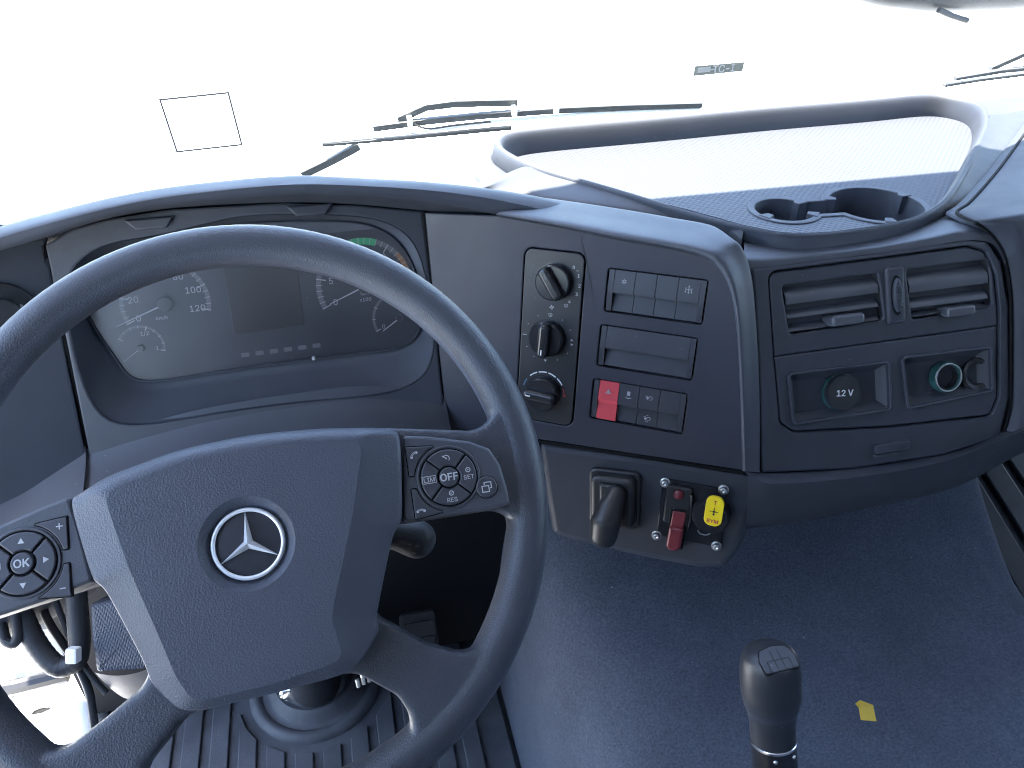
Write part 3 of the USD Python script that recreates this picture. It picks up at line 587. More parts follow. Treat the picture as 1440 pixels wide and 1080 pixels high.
# -- centre panel with vents
cen_px = [(1056, 376), (1085, 373), (1230, 355), (1362, 336), (1390, 339), (1410, 368), (1420, 430), (1421, 560), (1408, 614), (1330, 640), (1200, 660), (1072, 666), (1066, 520), (1059, 420)]
cen = rnd(C.poly([tuple(p) for p in cen_px]), .004)
rl3 = spl(C.shift(-.0005).curve([(1048, 379), (1085, 374.5), (1160, 365), (1230, 356.5), (1300, 347), (1362, 337.5), (1391, 341), (1413, 374)]), 60)
rl2 = spl(C.shift(-.001).curve([(1048, 365), (1085, 365), (1160, 357), (1230, 348), (1300, 336), (1356, 325), (1393, 331), (1417, 366)]), 60)
rl0 = spl(np.vstack([flat(ZT - .0165).curve([(1044, 336), (1110, 344), (1200, 336), (1290, 317)]), flat(ZT - .0150).curve([(1345, 296)]), C.shift(-.012).curve([(1398, 322), (1424, 362)])]), 60)
part(dash, 'centre_top_roll', smoothloft([rl0 + [0, .015, -.01], rl0, rl0 * .6 + rl2 * .4 + UPZ * .0022, rl2, rl3], 18), 'dash_plastic', 60)
vp_px = [(1082, 384), (1230, 365), (1362, 347), (1386, 354), (1400, 385), (1405, 440), (1404, 560), (1394, 584), (1250, 600), (1118, 607), (1098, 594), (1090, 500)]
vp_ = rnd(C.poly(vp_px), .008)
part(dash, 'centre_fascia', bev(C, cen.difference(vp_.buffer(.0016)), -.03, 0, .004, .010, 3, hole=.2), 'dash_dark', 50)  # darker than the roll above it; shade on the upright face put into colour
part(dash, 'panel_groove', pocket(C, vp_.buffer(.0016), .012, .0002, .0015), 'dash_dark')
vo = [rnd(C.poly([(1101, 401), (1236, 384), (1245, 450), (1112, 471)]), .004), rnd(C.poly([(1276, 379), (1392, 365), (1397, 431), (1285, 450)]), .004)]
so = [rnd(C.poly([(1110, 527), (1250, 510), (1253, 575), (1117, 596)]), .004), rnd(C.poly([(1270, 504), (1394, 489), (1396, 549), (1278, 574)]), .004)]
cut = LineString([C.uv(1080, 504), C.uv(1420, 457)]); big = 1.
lowhalf = Polygon([C.uv(1060, 506.5), C.uv(1440, 454), C.uv(1440, 700), C.uv(1060, 700)])
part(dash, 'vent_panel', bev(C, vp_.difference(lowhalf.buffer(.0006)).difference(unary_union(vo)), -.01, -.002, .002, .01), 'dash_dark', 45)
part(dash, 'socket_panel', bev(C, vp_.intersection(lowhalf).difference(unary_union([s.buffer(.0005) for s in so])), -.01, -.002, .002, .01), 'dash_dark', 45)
vlab = ['left air vent, its flap tilted open', 'right air vent, its flap raised']
for k, o in enumerate(vo):
    vt = part(dash, 'air_vent', pocket(C, o, .045, .002, .002, h=-.002), 'satin_black', 45, label=vlab[k])
    x0, y0, x1, y1 = o.bounds; ctr = np.array([(x0 + x1) / 2, (y0 + y1) / 2])
    px = [((1104, 404), (1238, 387)), ((1278, 382), (1393, 368))][k]
    e0, e1 = C.uv(*px[0]), C.uv(*px[1]); av = math.atan2(*(e1 - e0)[::-1]); w = np.linalg.norm(e1 - e0) * .97; S = local(C, (e0 + e1) / 2, av)
    H = (y1 - y0) * .86
    def slat(va, vb, bulge, back):
        th = np.linspace(0, 1, 7); fr = [(va + (vb - va) * t, -.019 + .016 * t + bulge * math.sin(math.pi * (.04 + .93 * t))) for t in th]
        return rocker(S, -w / 2, w / 2, fr + [(vb, -.008), (vb + back * .25, -.030), (va + back * .25, -.030)])
    bl3 = ((.0015, .38), (.47, .68), (.78, .97)) if k == 0 else ((.0015, .46), (.54, .80), (.86, .99))
    for q, (va_, vb_) in enumerate(bl3):
        part(vt, 'vent_slat', slat(.0015 if q == 0 else -H * va_, -H * vb_, (.0070, .0050, .003)[q], .012), 'vent_plastic_lit', 40)
    for q in range(5): part(vt, 'vent_vane', bev(S, sbox(-w * .42 + w * .84 * q / 4 - .0008, -H * .95, -w * .42 + w * .84 * q / 4 + .0008, .0), -.042, -.026, .0004, .02), 'satin_black')
    tp = [(1188, 449), (1346, 437)][k]; tq = C.uv(*tp); tl = local(C, tq, av)
    part(vt, 'vent_tab', bev(tl, rrect(0, 0, .036 if k == 0 else .032, .011, .004), -.02, .008, .003, .004, 3), 'vent_plastic_lit', 50)
q = C.uv(1260, 415); tw = local(C, q, 0.06)
part(dash, 'vent_pillar', bev(tw, rrect(0, 0, .021, .060, .004), -.01, .0015, .004, .004, 3), 'dash_dark', 50)
vw = part(dash, 'vent_wheel', bev(tw, affinity.scale(circ((0, 0), .0052, 12), 1, 3.4), -.004, .006, .003, .003, 3), 'dash_dark', 50)
part(vw, 'wheel_slot', bev(tw, affinity.scale(circ((0, 0), .0068, 12), 1, 3.0).difference(affinity.scale(circ((0, 0), .0052, 12), 1, 3.3)), -.004, .0019, .0003, .003), 'gap_black')
part(vw, 'thumb_rib', [rocker(tw, -.0028, .0028, [(v - .0006, .005), (v + .0006, .005), (v, .0070)]) for v in np.linspace(-.012, .012, 9)], 'dash_dark', False)
trays = []
for k, o in enumerate(so):
    trays.append(part(dash, 'socket_bay', [pocket(C, o, .016, .013, .002, h=-.001), bev(C, o.buffer(.0022).difference(o.buffer(-.001)), -.006, .0006, .0012, .005)], 'dash_dark', 50, label=['left socket bay with the capped power socket', 'right socket bay with two round sockets'][k]))
CS = C.shift(-.016)
c = CS.uv(1321, 528); rr_ = .5 * np.linalg.norm(CS.uv(1303, 528) - CS.uv(1340, 526))
part(trays[1], 'lighter_socket', lathe(CS, c, [(rr_ * 1.05, 0), (rr_ * 1.05, .012), (rr_, .013), (rr_ * .8, .0125), (rr_ * .78, -.004), (0, -.004)], 40), 'gloss_black')
part(trays[1], 'socket_ring', lathe(CS, c, [(rr_ * 1.08, .006), (rr_ * 1.1, .011), (rr_ * 1.05, .0145), (rr_ * .86, .0145), (rr_ * .8, .012), (rr_ * .8, .006)], 40), 'teal_ring')
part(trays[1], 'socket_rim', lathe(CS, c, [(rr_ * 1.0, .0142), (rr_ * .98, .0152), (rr_ * .90, .0152), (rr_ * .88, .0142)], 40), 'chrome')
c2 = CS.uv(1367, 525)
part(trays[1], 'blank_socket', lathe(CS, c2, [(rr_ * 1.15, 0), (rr_ * 1.15, .008), (rr_ * 1.0, .010), (rr_ * .75, .008), (rr_ * .7, .003), (0, .003)], 40), 'satin_black')
q = C.uv(1253, 628)
part(dash, 'drawer_grip', [bev(C, rrect(q[0], q[1], .040, .011, .003, .04), -.004, .004, .002, .004), bev(C, rrect(q[0] - .006, q[1] - .008, .030, .004, .001, .04), -.004, .0022, .001, .004)], 'dash_dark')
# plug caps sit loose in the sockets
c = CS.uv(1176, 549); pr_ = .5 * np.linalg.norm(CS.uv(1152, 551) - CS.uv(1199, 546))
cap = thing('socket_cap', 'round black 12 V socket cap in the left socket bay under the vents', 'socket cap', CS.to3(c[None])[0])
part(cap, 'cap_body', lathe(CS, c, [(pr_, 0), (pr_, .014), (pr_ * .96, .0155), (0, .0162)], 44), 'satin_black', 30)
part(cap, 'cap_ring', lathe(CS, c, [(pr_ * 1.04, 0), (pr_ * 1.04, .009), (pr_ * .99, .0095)], 44), 'teal_ring')
part(cap, 'lettering', text(CS, '12 V', c, .0062, .0164, -.04, True), 'mark_white', False)

# -- lower lip of the centre panel and passenger side
Cl, Cd = C.shift(.014), C.shift(-.05)
n = 50
l0 = spl(C.curve([(1046, 663), (1072, 666), (1200, 660), (1330, 640), (1420, 605), (1520, 560)]), n)
l1 = spl(Cl.curve([(1052, 668), (1085, 681), (1200, 672), (1325, 650), (1420, 613), (1520, 566)]), n)
l2 = spl(Cd.curve([(1044, 742), (1085, 737), (1200, 716), (1325, 688), (1420, 640), (1520, 585)]), n)
part(dash, 'lower_lip', smoothloft([l0 + C.n * -.01, l0 + C.n * .003, l1, l1 * .85 + l2 * .15 + C.n * .002, l2, l2 + [0, .2, .02]], 26), 'dash_dark', 60)
# passenger side
pb = np.vstack([flat(ZT + .002).curve([(1470, 150), (1440, 192), (1400, 246), (1362, 288), (1348, 300)]), C.curve([(1372, 312), (1396, 330), (1416, 366), (1424, 430), (1424, 560), (1412, 612)])])
pb = spl(pb, 60)
off = np.linspace(0, 1, 60)[:, None]
e = lambda dx, up: pb + np.array([dx, 0, 0]) + C.n * up
part(dash, 'passenger_fascia', smoothloft([e(.000, -.02), e(.002, .004), e(.010, .010), e(.10, .010) + [0, .0, .004], e(.6, -.02)], 24), 'tray_plastic_dimmed', 60)
part(dash, 'passenger_seam', tube(e(-.0005, -.002), .0018, 6), 'gap_black')

# -- console under the fascia
D = B.shift(-.010)
con = rnd(D.poly([(756, 622), (900, 640), (1052, 664), (1074, 672), (1070, 700), (1040, 775), (1020, 800), (985, 802), (900, 786), (800, 762), (775, 752), (764, 690)]), .008)
part(dash, 'lower_console', bev(D, con, -.12, 0, .010, .012, 4), 'dash_dark', 50)
part(dash, 'console_seam', tube(spl(D.shift(.001).curve([(752, 619), (900, 641), (1046, 664)]), 16), .003, 6), 'gap_black')
part(dash, 'under_dash_shade', join([bx(-.5, .36, .93, 1.1, .05, .62), bx(.34, 1.6, .86, 1.1, .60, .68)]), 'gap_black', False)  # black colour puts the under-dash shade into these boxes

# ================================================================= BRAKE LEVER AND SWITCH BOX on the console
q = D.uv(866, 700); bl = thing('parking_brake_valve', 'black parking brake valve with drooping lever left of the yellow button', 'brake lever', D.to3(q[None])[0])
hs = quad(D, [(834, 655), (905, 664), (898, 742), (826, 733)]); Hh = local(D, hs[0], hs[3])
part(bl, 'housing', [bev(Hh, rrect(0, 0, hs[1], hs[2], .008), -.002, .006, .003, .006, 3), bev(Hh, rrect(0, .002, hs[1] * .86, hs[2] * .86, .008), .004, .020, .006, .006, 4)], 'satin_black', 50)
part(bl, 'housing_slot', bev(Hh, rrect(-.001, hs[2] * .33, hs[1] * .42, .006, .001), .018, .0205, .0006), 'gap_black')
part(bl, 'pivot_block', bev(Hh, rrect(0, .004, hs[1] * .44, hs[2] * .62, .003), .016, .026, .003, .006, 3), 'satin_black', 50)
Dk = D.shift(.045)
part(bl, 'lever', blob([(D.shift(.026).at(866, 695), .011), (D.shift(.036).at(859, 712), .0135), (Dk.at(852, 734), .0165), (Dk.at(849, 752), .0150)], .003, 10), 'satin_black', True)

q = D.uv(975, 722); sb = thing('switch_box', 'bolted-on black switch plate with yellow button and red lever', 'switch box', D.to3(q[None])[0])
pq = quad(D, [(934, 672), (1026, 688), (1013, 769), (922, 750)]); Pq = local(D, pq[0], pq[3])
part(sb, 'plate', bev(Pq, rrect(0, 0, pq[1], pq[2], .004), .0, .003, .001), 'gloss_black')
part(sb, 'cover', bev(Pq, rrect(-pq[1] * .22, .008, pq[1] * .40, pq[2] * .66, .003), .003, .008, .002), 'satin_black')
for px in ((936, 677), (1018, 687), (924, 751), (1008, 766)):
    c = D.uv(*px); s_ = part(sb, 'screw', lathe(D, c, [(.0046, .002), (.0046, .006), (.0038, .0078), (.0018, .0082), (0, .0072)], 12), 'steel', 30)
    part(s_, 'washer', lathe(D, c, [(.0058, .002), (.0058, .0038), (.004, .0042)], 20), 'steel', 30)
part(sb, 'indicator_lamp', lathe(D, D.uv(956, 691), [(.0055, .006), (.0055, .0095), (.004, .0115), (0, .012)], 24), 'dark_red', 50)
part(sb, 'lever_slot', bev(D, D.poly([(945, 710), (967, 713), (961, 768), (938, 764)]), .003, .0092, .001), 'gap_black')
rl = [rnd(D.poly(q_), .0015) for q_ in ([(948, 713), (967, 716), (963, 738), (944, 735)], [(944, 733), (964, 737), (959, 763), (953, 767), (944, 766), (939, 760)])]
part(sb, 'red_lever', [bev(D, rl[0], .006, .0105, .0015, .003, 3), bev(D, rl[1], .008, .0150, .0028, .003, 3)], 'dark_red', 50)
c = D.uv(1001, 718); br = .5 * np.linalg.norm(D.uv(976, 714) - D.uv(1029, 722))
bt = part(sb, 'round_button', lathe(D, c, [(br, .002), (br, .012), (br * .97, .016), (br * .88, .019), (0, .0195)], 44), 'gloss_black', 30)
yq = quad(D.shift(.0195), [(993, 696), (1019, 700), (1015, 741), (990, 737)]); Y = local(D.shift(.0195), yq[0], yq[3] * .4 + .0)
part(bt, 'yellow_label', bev(Y, rrect(0, 0, yq[1], yq[2], yq[1] * .42), -.002, .0018, .0006, .004), 'yellow_plastic')
part(bt, 'lettering', [text(Y, 'T', (0, yq[2] * .30), .0048, .0019, 0, True), text(Y, 'BYM', (0, -yq[2] * .33), .0042, .0019, 0, True)], 'mark_red', False)
part(bt, 'arrow_cross', ink(Y, unary_union([stroke([(-.0045, 0), (.0045, 0)], .0006), stroke([(0, -.0045), (0, .0045)], .0008), Polygon([(-.0016, -.0025), (.0016, -.0025), (0, -.0048)]), circ((0, 0), .0013)]), .0019), 'mark_black', False)
part(sb, 'wire_clip', tube(spl(D.shift(.008).curve([(981, 745), (986, 751), (994, 752), (1000, 748)]), 14), .0008, 6), 'steel')
part(sb, 'side_rod', tube(spl(D.shift(.009).curve([(973, 696), (972, 720), (968, 745)]), 8), .0016, 8), 'gloss_black')

# ================================================================= STEERING WHEEL
sw = thing('steering_wheel', 'black leather four spoke steering wheel with button pads and star emblem in its hub', 'steering wheel', W.o)
RW = .2123; ang = np.linspace(0, 2 * np.pi, 140, endpoint=False)
Ws = W.shift(.006)
wpoly = lambda pl, pts: pl.poly(pts)
spk = [wpoly(Ws, [(540, 602), (660, 606), (760, 590), (780, 705), (718, 712), (540, 740)]),
       wpoly(Ws, [(480, 850), (535, 868), (600, 905), (650, 918), (740, 880), (720, 950), (610, 1090), (575, 1060), (583, 1015), (560, 978), (500, 945), (400, 960)])]
spk += [wpoly(Ws, [(-120, 775), (-20, 748), (60, 716), (130, 696), (170, 812), (60, 848), (-120, 900)]),
        wpoly(Ws, [(330, 900), (214, 930), (205, 962), (150, 1008), (95, 1050), (40, 1062), (60, 1140), (150, 1140), (210, 1072), (264, 1004), (340, 985)])]
annul = circ((0, 0), RW + .006, 40).difference(circ((0, 0), RW - .008, 40))
hubp = wpoly(Ws, [(150, 690), (530, 640), (520, 850), (480, 920), (270, 970)])
fr_ = unary_union(spk + [annul, hubp]).buffer(.021, 10).buffer(-.021, 10).intersection(circ((0, 0), RW + .002, 40))
cage = bev(Ws, fr_, -.016, .008, .006, .006, 3, closed=True)
def mani(t): t = trimesh.Trimesh(t.vertices, t.faces); t.merge_vertices(); return manifold3d.Manifold(manifold3d.Mesh(np.asarray(t.vertices, np.float32), np.asarray(t.faces, np.uint32)))
tor = tube(W.to3(np.stack([RW * np.cos(ang), RW * np.sin(ang)], 1)), .0166, 24, True, flatten=1., up=W.n)
mt, mc = mani(tor), mani(cage)
v, f, _ = meshkit.arrays((mt + mc).refine_to_length(.005)); wm = trimesh.Trimesh(v, f); trimesh.smoothing.filter_taubin(wm, iterations=24)
rim = part(sw, 'rim', wm, 'rim_leather', True)
# hub pad
Wp = W.shift(.030)
Wt = W.shift(.046)
pout = [(112, 692), (150, 668), (250, 631), (350, 610), (450, 601), (545, 600), (561, 608), (564, 640), (566, 732), (552, 752), (528, 870), (534, 886), (500, 942), (385, 972), (264, 1000), (216, 962), (204, 928), (150, 826), (132, 814), (100, 704)]
pin = [(153, 694), (166, 684), (254, 650), (352, 629), (444, 619), (495, 619), (506, 624), (509, 634), (496, 728), (490, 752), (466, 866), (470, 884), (486, 928), (385, 962), (272, 989), (246, 950), (232, 915), (184, 806), (176, 786), (148, 704)]
def perim(pts, m=6):
    q = np.array(pts, float); return np.vstack([q[i] + (q[(i + 1) % len(q)] - q[i]) * (k / m) for i in range(len(q)) for k in range(m)])
po, pi_ = perim([Wp.uv(*p) for p in pout]), perim([Wt.uv(*p) for p in pin])
po = np.array(affinity.scale(Polygon(po), 1, 1).exterior.coords)[:-1]
sm = lambda c: (np.roll(c, 1, 0) + 2 * c + np.roll(c, -1, 0)) / 4
for _ in range(3): po, pi_ = sm(po), sm(pi_)
if not Polygon(po).exterior.is_ccw: po, pi_ = po[::-1], pi_[::-1]
bl_ = lambda f: po * (1 - f) + pi_ * f
emc = Wt.uv(347, 764)
er = .5 * np.linalg.norm(Wt.uv(298, 766) - Wt.uv(398, 763))
cap_out = pi_; k0 = len(po)
top_w = np.clip((normals2(po)[:, 1] - .55) / .3, 0, 1)          # 1 along the rounded top edge
for _ in range(5): top_w = (np.roll(top_w, 1) + top_w + np.roll(top_w, -1)) / 3
bot_w = np.clip((-normals2(po)[:, 1] - .6) / .25, 0, 1)
for _ in range(3): bot_w = (np.roll(bot_w, 1) + bot_w + np.roll(bot_w, -1)) / 3
def lev(f):
    h_lin = .0350 + (.0458 - .0350) * f; h_rnd = .022 + (.0458 - .022) * math.sqrt(max(0, 1 - (1 - f) ** 2)) 
    h_bot = .0425 + .0033 * f; h = h_lin * (1 - top_w) + h_rnd * top_w; return W.to3(bl_(f), h * (1 - bot_w) + h_bot * bot_w)
levels = [W.to3(bl_(0) * .985, .004), W.to3(bl_(0), .020 + 0 * top_w), W.to3(bl_(0), .0335 - .0115 * top_w + .0085 * bot_w), lev(.04), lev(.12), lev(.25), lev(.42), lev(.6), lev(.8), lev(1.0)]
side = loft(levels, True)
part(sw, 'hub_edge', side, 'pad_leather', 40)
dish_r = er * 1.38
cappoly = Polygon(bl_(1.0)).difference(circ(emc, dish_r, 32))
cv = bev(W, cappoly, .044, .0458, .0001, .004, 1, back=False)
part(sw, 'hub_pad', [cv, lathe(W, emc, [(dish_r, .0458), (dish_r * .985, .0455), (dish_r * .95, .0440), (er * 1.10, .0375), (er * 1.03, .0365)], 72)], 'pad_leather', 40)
eb = part(sw, 'emblem', lathe(W, emc, [(er * 1.04, .0365), (er * .98, .0375), (er * .5, .0380), (0, .0380)], 56), 'cluster_face', 50)
part(eb, 'emblem_ring', tube(W.to3(emc + er * np.stack([np.cos(ang), np.sin(ang)], 1), .0395), .00150, 10, True, up=W.n), 'star_metal', True)
sv, sf = [], []
for k in range(3):
    a = math.radians(90 + 120 * k); d = np.array([math.cos(a), math.sin(a)])
    a2 = a + math.radians(60); d2 = np.array([math.cos(a2), math.sin(a2)]); a3 = a - math.radians(60); d3 = np.array([math.cos(a3), math.sin(a3)])
    b0 = len(sv); sv += [W.to3((emc)[None], .0445)[0], W.to3((emc + d * er * .97)[None], .0400)[0], W.to3((emc + d2 * er * .15)[None], .0384)[0], W.to3((emc + d3 * er * .15)[None], .0384)[0]]
    sf += [[b0, b0 + 1, b0 + 2], [b0, b0 + 3, b0 + 1]]
part(eb, 'emblem_star', trimesh.Trimesh(np.array(sv), np.array(sf), process=False), 'star_metal', False)
# horn marks pressed into the pad
for px in ((197, 734), (482, 676)):
    c = Wt.uv(*px); part(sw, 'horn_mark', tube(W.to3(np.array([c + (x * .001, y * .001) for x, y in ((-5, -1), (-2, .5), (0, .2), (2, .8), (5, 1.2))]), .0459), .0003, 5), 'pad_leather')

# button modules; the left is the right one mirrored
MH = .0300
Mp = W.shift(MH)
mod = rnd(Mp.poly([(567, 612), (600, 613), (660, 620), (688, 630), (703, 652), (713, 685), (718, 709), (690, 716), (640, 722), (568, 733)]), .003)
modL = rnd(Mp.poly([(-60, 762), (0, 738), (60, 712), (97, 698), (112, 742), (131, 817), (60, 846), (0, 866), (-60, 886)]), .003)
cR, cL = Mp.uv(631, 671), Mp.uv(33, 792)
rad = .5 * np.linalg.norm(Mp.uv(589, 668) - Mp.uv(673, 674))
def module(sgn):
    c = cR if sgn > 0 else cL
    M_ = mod if sgn > 0 else modL
    md = part(sw, 'button_pad', [bev(W, M_, .008, MH, .0025, .005, 3)], 'spoke_plastic', 45, label='right thumb button pad with OFF in its centre' if sgn > 0 else 'left thumb button pad with OK in its centre')
    P = W.shift(MH)
    part(md, 'button_well', bev(P, circ(c, rad, 24), -.003, .0003, .0002, .004), 'gap_black')
    for k in range(4):
        part(md, 'segment_button', bev(P, sector(c, rad * .36, rad * .95, 45 + 90 * k + .5, 135 + 90 * k - .5).buffer(-.0006), -.002, .0022, .0009, .003), 'button_plastic', 45)
    part(md, 'centre_button', bev(P, circ(c, rad * .32, 20), -.002, .0030, .0008, .003), 'button_plastic', 45)
    part(md, 'pad_ring', bev(P, circ(c, rad * 1.06, 30).difference(circ(c, rad * .975, 30)), -.002, .0012, .0005, .003), 'button_plastic', 45)
    disk = circ(c, rad * 1.13, 30)
    for s in (1, -1):
        o = np.array([c[0] - sgn * rad * 1.30, c[1]]); pl_ = Polygon([o + (0, s * rad * 1.22), o + (sgn * rad * .95, s * rad * 1.12), o + (sgn * rad * .95, s * rad * .2), o + (0, s * rad * .2)]).difference(disk)
        if pl_.geom_type != 'Polygon': pl_ = max(pl_.geoms, key=lambda g_: g_.area)
        pl_ = rnd(pl_.buffer(-.0004), .0003); 
        if pl_.geom_type != 'Polygon': pl_ = max(pl_.geoms, key=lambda g_: g_.area)
        part(md, 'corner_gap', bev(P, pl_.buffer(.0008), -.002, .0002, .0001, .004), 'gap_black')
        part(md, 'corner_button', bev(P, pl_, -.002, .0014, .0006, .004), 'button_plastic', 45)
        cc = np.array(pl_.centroid.coords)[0] + (-sgn * rad * .05, s * rad * .1)
        if sgn < 0:
            g_ = stroke([(-.0017, 0), (.0017, 0)], .0007) if s < 0 else unary_union([stroke([(-.0019, 0), (.0019, 0)], .0007), stroke([(0, -.0019), (0, .0019)], .0007)])
            part(md, 'symbol', ink(P, affinity.translate(g_, *cc), .0015), 'mark_grey', False)
        else:
            hand = unary_union([LineString(arcpts((0, -.004), .0042, 50, 130, 10)).buffer(.0006), circ((.0025, -.001), .0010), circ((-.0025, -.001), .0010)])
            hand = hand.difference(LineString(arcpts((0, -.004), .0042, 55, 125, 10)).buffer(.00022))
            part(md, 'symbol', ink(P, affinity.translate(affinity.rotate(hand, 40 if s > 0 else 0, (0, 0)), *cc), .0015), 'mark_grey', False)
    tx = lambda s_, d, h: part(md, 'lettering', text(P, s_, c + np.array(d) * rad, h, .0031 if d == (0, 0) else .0023, 0, d == (0, 0)), 'mark_grey', False)
    if sgn > 0:
        tx('OFF', (0, 0), .0052); tx('LIM', (-.66, 0), .0034); tx('SET', (.66, -.10), .0032); tx('RES', (0, -.76), .0032)
        fr2 = rrect(c[0] - rad * .66, c[1], .0105, .0056, .0003)
        sy = [fr2.difference(fr2.buffer(-.0004)), circ(c + (rad * .66, rad * .14), .0019, 8).difference(circ(c + (rad * .66, rad * .14), .0014, 8)), circ(c + (rad * .66, rad * .14), .0005),
              circ(c + (0, -rad * .54), .0019, 8).difference(circ(c + (0, -rad * .54), .0014, 8)), affinity.translate(stroke([(-.0008, 0), (.0008, 0)], .0005), *(c + (0, -rad * .54))),
              LineString(arcpts(c + (0, rad * .62), .0024, -40, 150, 14)).buffer(.0003), circ(c + (0, rad * .62), .0006), affinity.translate(stroke([(0, 0), (-.0028, .0022)], .0006), *(c + (0, rad * .62)))]
        part(md, 'symbol', [ink(P, s_, .0023) for s_ in sy], 'mark_grey', False)
        rb = P.uv(684, 685); part(md, 'corner_gap', bev(P, circ(rb, rad * .385, 20), -.002, .0003, .0001, .004), 'gap_black')
        part(md, 'page_button', bev(P, circ(rb, rad * .355, 20), -.002, .0020, .0008, .003), 'button_plastic', 45)
        a_, b_ = rrect(rb[0] - .0010, rb[1] - .0014, .0058, .0052, .0002), rrect(rb[0] + .0010, rb[1] + .0012, .0058, .0052, .0002)
        part(md, 'symbol', [ink(P, a_.difference(a_.buffer(-.0007)), .0021), ink(P, b_.difference(b_.buffer(-.0007)).difference(a_.buffer(.0005)), .0021)], 'mark_grey', False)
    else:
        tx('OK', (0, 0), .0052)
        for k in range(4):
            a = math.radians(90 * k); t = affinity.translate(Polygon([(-.0021, -.0017), (.0021, -.0017), (0, .0020)]), 0, 0)
            if k in (0,): t = affinity.rotate(t, -90, (0, 0))
            if k == 2: t = affinity.rotate(t, 90, (0, 0))
            if k == 3: t = affinity.rotate(t, 180, (0, 0))
            part(md, 'symbol', ink(P, affinity.translate(t, *(c + rad * .66 * np.array([math.cos(a), math.sin(a)]))), .0023), 'mark_grey', False)
module(1); module(-1)

# ================================================================= steering column and stalks
cd = -W.n; base = W.o
colm = thing('steering_column', 'dark steering column behind the wheel with stalk and rubber boot on floor', 'steering column', [base[0], .75, 0])
foot = flat(ZF).at(445, 962)
part(colm, 'shroud', blob([(base + cd * .03, .045), (base + cd * .16 + [0, 0, -.02], .065), (base + cd * .26 + [0, .02, -.06], .06)], .01, 10), 'dash_dark', True)
part(colm, 'shaft', tube(np.array([base + cd * .12, base * .3 + foot * .7 + [0, 0, .1], foot + [0, 0, -.02]]), .045, 24), 'satin_black', 50)
stk = W.shift(-.05)
part(colm, 'stalk', blob([(stk.at(500, 745), .010), (stk.at(560, 752), .013), (stk.at(586, 758), .016)], .004, 10), 'black_rubber', True)
Ff = flat(ZF); fc = Ff.uv(445, 962)
part(colm, 'boot', lathe(Ff, fc, [(.118, -.004), (.116, .006), (.108, .012), (.100, .012), (.094, .006), (.085, .008), (.078, .020), (.070, .026), (.062, .024), (.058, .034), (.050, .045), (.046, .08)], 56), 'floor_rubber', 50)
wrap_c = foot + np.array([-.012, -.045, .06])
wv = ico(wrap_c, 1., 3); vv = (np.array(wv.vertices) - wrap_c) * [.045, .02, .035]; vv *= (.7 + .6 * meshkit.fbm(vv * 90 + 5, 3))[:, None]
solo('plastic_wrap', trimesh.Trimesh(vv + wrap_c, wv.faces, process=False), 'crumpled_film', 'crumpled clear plastic wrap at the foot of the steering column', 'plastic wrap', smooth=20)
kn = W.shift(-.02); c = kn.at(513, 955)
solo('cable_connector', [tube(np.array([c + RT * x + UP * .004 * k_, c + RT * (x + .0015) - UP * (.006 - .002 * k_)]), .0016, 6) for k_, x in enumerate((-.006, -.002, .002, .006))], 'steel', 'small shiny ribbed connector hanging below the steering wheel hub', 'connector')

# ================================================================= floor: rubber mat, engine tunnel, passenger mat
fm = thing('floor_mat', 'ribbed dark rubber floor mat under the steering wheel', 'floor mat', [-.1, .6, 0])
xs = np.arange(-.50, .20, .046)
part(fm, 'mat_base', bx(-.56, .175, -.4, 1.12, ZF - .010, ZF), 'floor_rubber', False)
for x in xs:
    if x + .03 > .17: continue
    st_ = Polygon([(x, -.3), (x + .030, -.3), (x + .030, 1.0), (x, 1.0)]).difference(circ(fc, .135))
    if st_.is_empty: continue
    part(fm, 'rib', bev(Ff, st_, -.001, .006, .002, .06), 'floor_rubber', 40)

tun_edge = [flat(.37).at(*p) for p in ((1357, 690), (1400, 760), (1442, 838))]
def tunnel():
    ys = np.linspace(-.6, 1.13, 50); rows = []
    for y in ys:
        xr = np.interp(y, [tun_edge[2][1], tun_edge[0][1]], [tun_edge[2][0], tun_edge[0][0]]) if y > tun_edge[2][1] else tun_edge[2][0] + (tun_edge[2][1] - y) * .1
        rise = .20 * np.clip((y - .60) / .45, 0, 1) ** 1.4
        xl = .185
        sec = [(xl, -.01), (xl + .012, .12), (xl + .03, .24), (xl + .07, .325), (xl + .14, .362), (xl + .26, .378), (.66, .385), (.85, .384), (xr - .05, .380), (xr - .012, .374), (xr, .362), (xr + .004, .30), (xr + .01, .2)]
        s = spl(np.array([(a, b) for a, b in sec]), 60); z = s[:, 1] + rise * np.clip(s[:, 1] / .36, 0, 1)
        z = z + .010 * (meshkit.fbm(np.stack([s[:, 0] * 5, np.full(60, y * 4), s[:, 1] * 0], 1), 3, 4) - .5) * (s[:, 1] > .3)
        z += .012 * np.exp(-((y - (.74 - .10 * (s[:, 0] - .6))) / .03) ** 2) * np.clip((s[:, 0] - .55) / .2, 0, 1) * np.clip((xr - s[:, 0]) / .1, 0, 1)
        rows.append(np.stack([s[:, 0], np.full(60, y), z], 1))
    return loft(rows)
tm = tunnel(); tm.faces = tm.faces[:, ::-1] if tm.face_normals[:, 2].mean() < 0 else tm.faces
solo('engine_tunnel', tm, 'carpet', 'wide engine tunnel covered in dark felt carpet right of the steering wheel', 'engine cover', smooth=60)
ped = [(.0, '')]
pm = thing('passenger_mat', 'dark ribbed passenger footwell mat at the right edge', 'floor mat', [1.2, .8, .33])
part(pm, 'mat_base', bx(.80, 1.66, -.2, 1.15, .30, .338), 'black_rubber', False)
dirr = (tun_edge[0] - tun_edge[2]); dirr[2] = 0; dirr /= np.linalg.norm(dirr)
